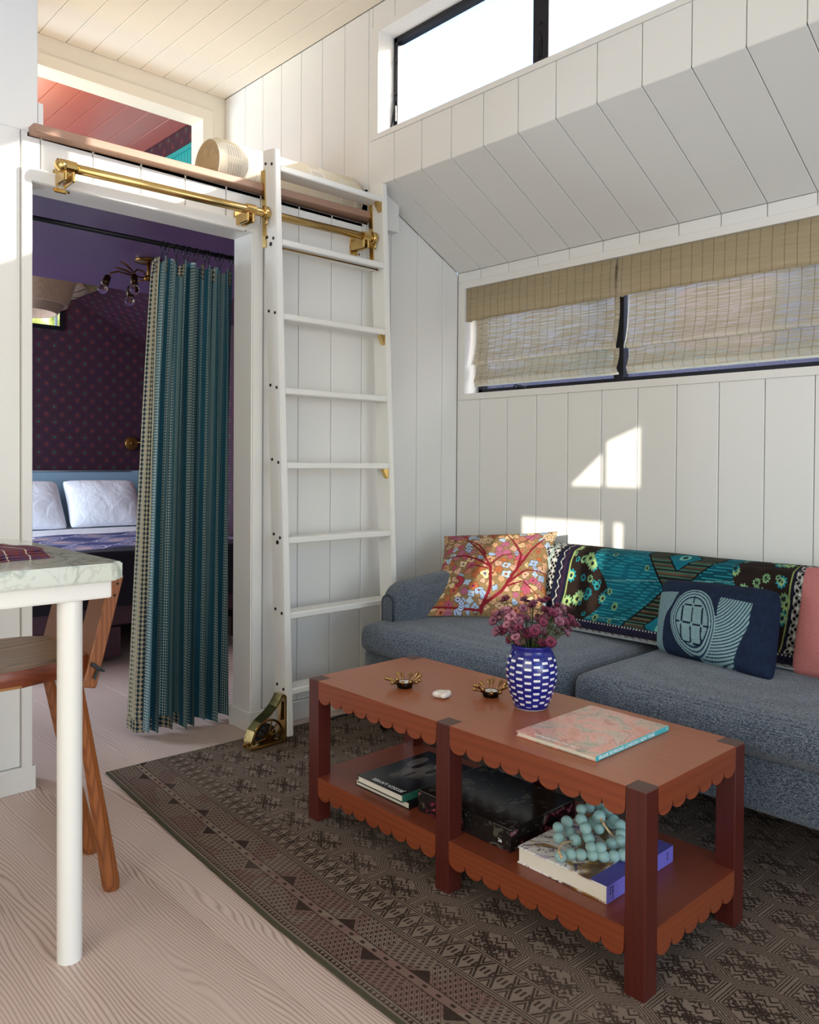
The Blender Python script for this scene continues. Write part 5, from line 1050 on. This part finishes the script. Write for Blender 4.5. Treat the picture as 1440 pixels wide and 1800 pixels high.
su = np.r_[np.linspace(.28, 0, 8), np.zeros(40), np.linspace(0, .28, 8)]; xu = np.r_[np.full(8, -1.955) - .02 * np.linspace(1, 0, 8), np.linspace(-1.94, -.21, 40), np.full(8, -.195) + .02 * np.linspace(0, 1, 8)]
sv = np.r_[np.zeros(44), np.linspace(0, .30, 10)]; yv = np.r_[np.linspace(2.66, 1.495, 44), np.full(10, 1.478) - .03 * np.linspace(0, 1, 10)]
Xq = np.repeat(xu[:, None], len(yv), 1); Yq = np.repeat(yv[None], len(xu), 0); Zq = .6145 - np.maximum(su[:, None], sv[None]) + .005 * np.sin(Xq * 11) * np.sin(Yq * 8); gq = G().grid(np.stack([Xq, Yq, Zq], -1)); mesh('cloth', gq.v, gq.f, mq, ql, True)
def bedpillow(x0, x1, seed, label): pillow('bed_pillow', label, (x0, 3.16, .615), (x1, 3.16, .612), (x0 + .01, 3.36, .965), (x1 - .01, 3.36, .960), .19, Msh, None, 61, 61, tuck=.04, seed=seed, rnd=.05)
bedpillow(-1.43, -.795, 3, 'white bed pillow at the left against the pale headboard'); bedpillow(-.785, -.20, 6, 'white bed pillow at the right beside the curtain')
for x in (-1.90, -1.50): dd_ = G().box(x, x + .37, 1.492, 1.50, .03, .195, .003).out('drawer', plain('maroon_drawer', '#4A2735', .4) if x < -1.8 else bpy.data.materials['maroon_drawer'], bed)
# wall sconce, ceiling lamp, paper pendants
sco = thing('wall_sconce', (-.136, 3.56, 1.26), 'round brass wall sconce above the headboard', 'wall lamp'); G().lathe([(0, -.012), (.050, -.012), (.055, -.008), (.055, .018), (0, .018)], (-.136, 3.56, 1.26), 32, 'y', False).out('back_plate', plain('satin_brass', '#8A6234', .35, .9), sco, True)
G().tube([(-.136, 3.545, 1.265), (-.125, 3.47, 1.268), (-.06, 3.42, 1.275)], .005, 8).sphere((-.14, 3.54, 1.262), .012, 10, 8).out('arm', M_brassd, sco, True)
cl_ = thing('ceiling_lamp', (-1.345, .72, 2.05), 'aged brass ceiling lamp with bent arms and bare globe bulbs behind the curtain', 'ceiling lamp'); cx0, cy0 = -1.340, .72
G().lathe([(0, 0), (.062, 0), (.064, -.005), (.060, -.010), (0, -.012)], (cx0, cy0, 2.050), 28, 'z', False).out('ceiling_plate', M_brassd, cl_, True); G().tube([(cx0, cy0, 2.045), (cx0, cy0, 1.955)], .0075, 10).out('stem', M_brassd, cl_, True); G().sphere((cx0, cy0, 1.965), .019, 12, 8, (1.3, 1.3, .7)).out('hub', M_brassd, cl_, True)
Mgl = Mat('clear_bulb_glass', .03); Mgl.b.inputs['Transmission Weight'].default_value = 1.0; Mgl.b.inputs['IOR'].default_value = 1.12; Mgl.col('#FFFFFF'); Mfil = plain('copper_filament', '#B4764A', .4, .8)
def arm_(P, tip, d):
    a = G().tube(P, .0038, 8).out('arm', M_brassd, cl_, True); d = Vector(d).normalized(); s0 = Vector(tip); s1 = s0 + d * .052
    G().tube([s0, s0 + d * .006, s0 + d * .03, s1], [.008, .0145, .0165, .0170], 16).out('socket', plain('bronze_socket', '#3A2412', .35, .8) if 'bronze_socket' not in bpy.data.materials else bpy.data.materials['bronze_socket'], a, True)
    G().sphere(tuple(s1 + d * .020), .0225, 16, 12).out('bulb', Mgl, a, True); G().tube([s1, s1 + d * .012, s1 + d * .016 + Vector((.006, 0, 0)), s1 + d * .026], .0014, 5).out('filament', Mfil, a)
arm_([(cx0, cy0, 1.965), (-1.42, .715, 1.966), (-1.49, .71, 1.972), (-1.525, .705, 1.958), (-1.535, .705, 1.940)], (-1.536, .705, 1.945), (-.45, -.1, -1)); arm_([(cx0, cy0, 1.968), (-1.37, .71, 1.992), (-1.405, .70, 1.994), (-1.422, .69, 1.975), (-1.424, .69, 1.965)], (-1.424, .69, 1.968), (0, -.05, -1)); arm_([(cx0, cy0, 1.96), (-1.36, .80, 1.965), (-1.372, .83, 1.945)], (-1.372, .84, 1.945), (-.05, .05, -1))
for P in ([(-1.415, .70, 1.972), (-1.45, .70, 2.000), (-1.487, .70, 2.020)], [(-1.415, .70, 1.968), (-1.46, .71, 1.982), (-1.502, .72, 1.992)]):
    g = G(); p0, p1, p2 = map(Vector, P); n_ = 8; R = []
    for i in range(n_ + 1):
        t = i / n_; c = p0 * (1 - t) ** 2 + p1 * 2 * t * (1 - t) + p2 * t * t; w_ = .011 * math.sin(PI * min(1, t * .95 + .03)); R.append([tuple(c + Vector((0, w_, w_ * .4))), tuple(c + Vector((.001, 0, -.003))), tuple(c + Vector((0, -w_, w_ * .4)))])
    g.grid(R).out('leaf', M_brassd, cl_, True)
mpp = Mat('ribbed_brown_paper', .8); x, y, z = mpp.xyz(); rib = mpp.noise(1, 3, mpp.vec(x * 160, y * 160, z * 8)); mpp.col(mpp.mix(rib, '#8A715E', '#BFA48C')); mpp.bump(rib, .4, .002); mpp.b.inputs['Subsurface Weight'].default_value = 0
def pendant(c, r1, label, h=.22):
    t = thing('pendant_shade', (c[0], c[1], c[2]), label, 'pendant lamp'); P = [(r1 * .50, .02), (r1 * .97, .0), (r1, -.004), (r1 * .80, -.80 * h), (r1 * .78, -.80 * h), (r1 * .74, -.78 * h), (r1 * .62, -1.0 * h), (r1 * .60, -1.0 * h), (r1 * .56, -.7 * h)]
    autosmooth(G().lathe(P, c, 40, 'z', False).out('paper_shade', mpp, t, True), 30); G().tube([(c[0], c[1], c[2] + .01), (c[0], c[1], ZC - .012)], .004, 6).out('cord', M_black, t)
    G().lathe([(.04, .0), (.04, -.01), (.0, -.012)], (c[0], c[1], ZC - .012), 16).out('ceiling_rose', M_black, t)
pendant((-1.46, 2.10, 2.215), .31, 'large drum shaped ribbed paper pendant shade at the left of the doorway', .24)
t2 = thing('pendant_shade', (-1.12, 3.02, 2.36), 'wide shallow ribbed paper pendant shade behind the drum pendant', 'pendant lamp'); G().lathe([(.10, .05), (.26, .04), (.35, -.005), (.385, -.045), (.33, -.075), (.16, -.09)], (-1.12, 3.02, 2.36), 44, 'z', False).out('paper_shade', mpp, t2, True); autosmooth(t2.children[0], 30); G().tube([(-1.12, 3.02, 2.40), (-1.12, 3.02, ZC - .012)], .004, 6).out('cord', M_black, t2)
for k in range(10):
    a = 2 * PI * k / 10; G().tube([(-1.12 + .12 * math.cos(a), 3.02 + .12 * math.sin(a), 2.36 - .093), (-1.12 + .34 * math.cos(a + .5), 3.02 + .34 * math.sin(a + .5), 2.36 - .076), (-1.12 + .389 * math.cos(a + .6), 3.02 + .389 * math.sin(a + .6), 2.36 - .044)], .0022, 5).out('rib', M_black, t2)
# loose speaker wire on the rug near the sofa
g = G().tube([(-1.02, -.135, .0115), (-.90, -.128, .012), (-.79, -.128, .0115), (-.70, -.12, .0115), (-.62, -.125, .0115)], .0022, 6); tag(g.out('cable', M_black, None, True, at=(-.8, -.13, .0115)), 'thin black cable lying on the rug edge by the ladder foot', 'cable')
# give the anonymous structure meshes their material-safe finish
for o in SC.objects:
    if o.type == 'MESH' and not o.data.materials: o.data.materials.append(M_wall)
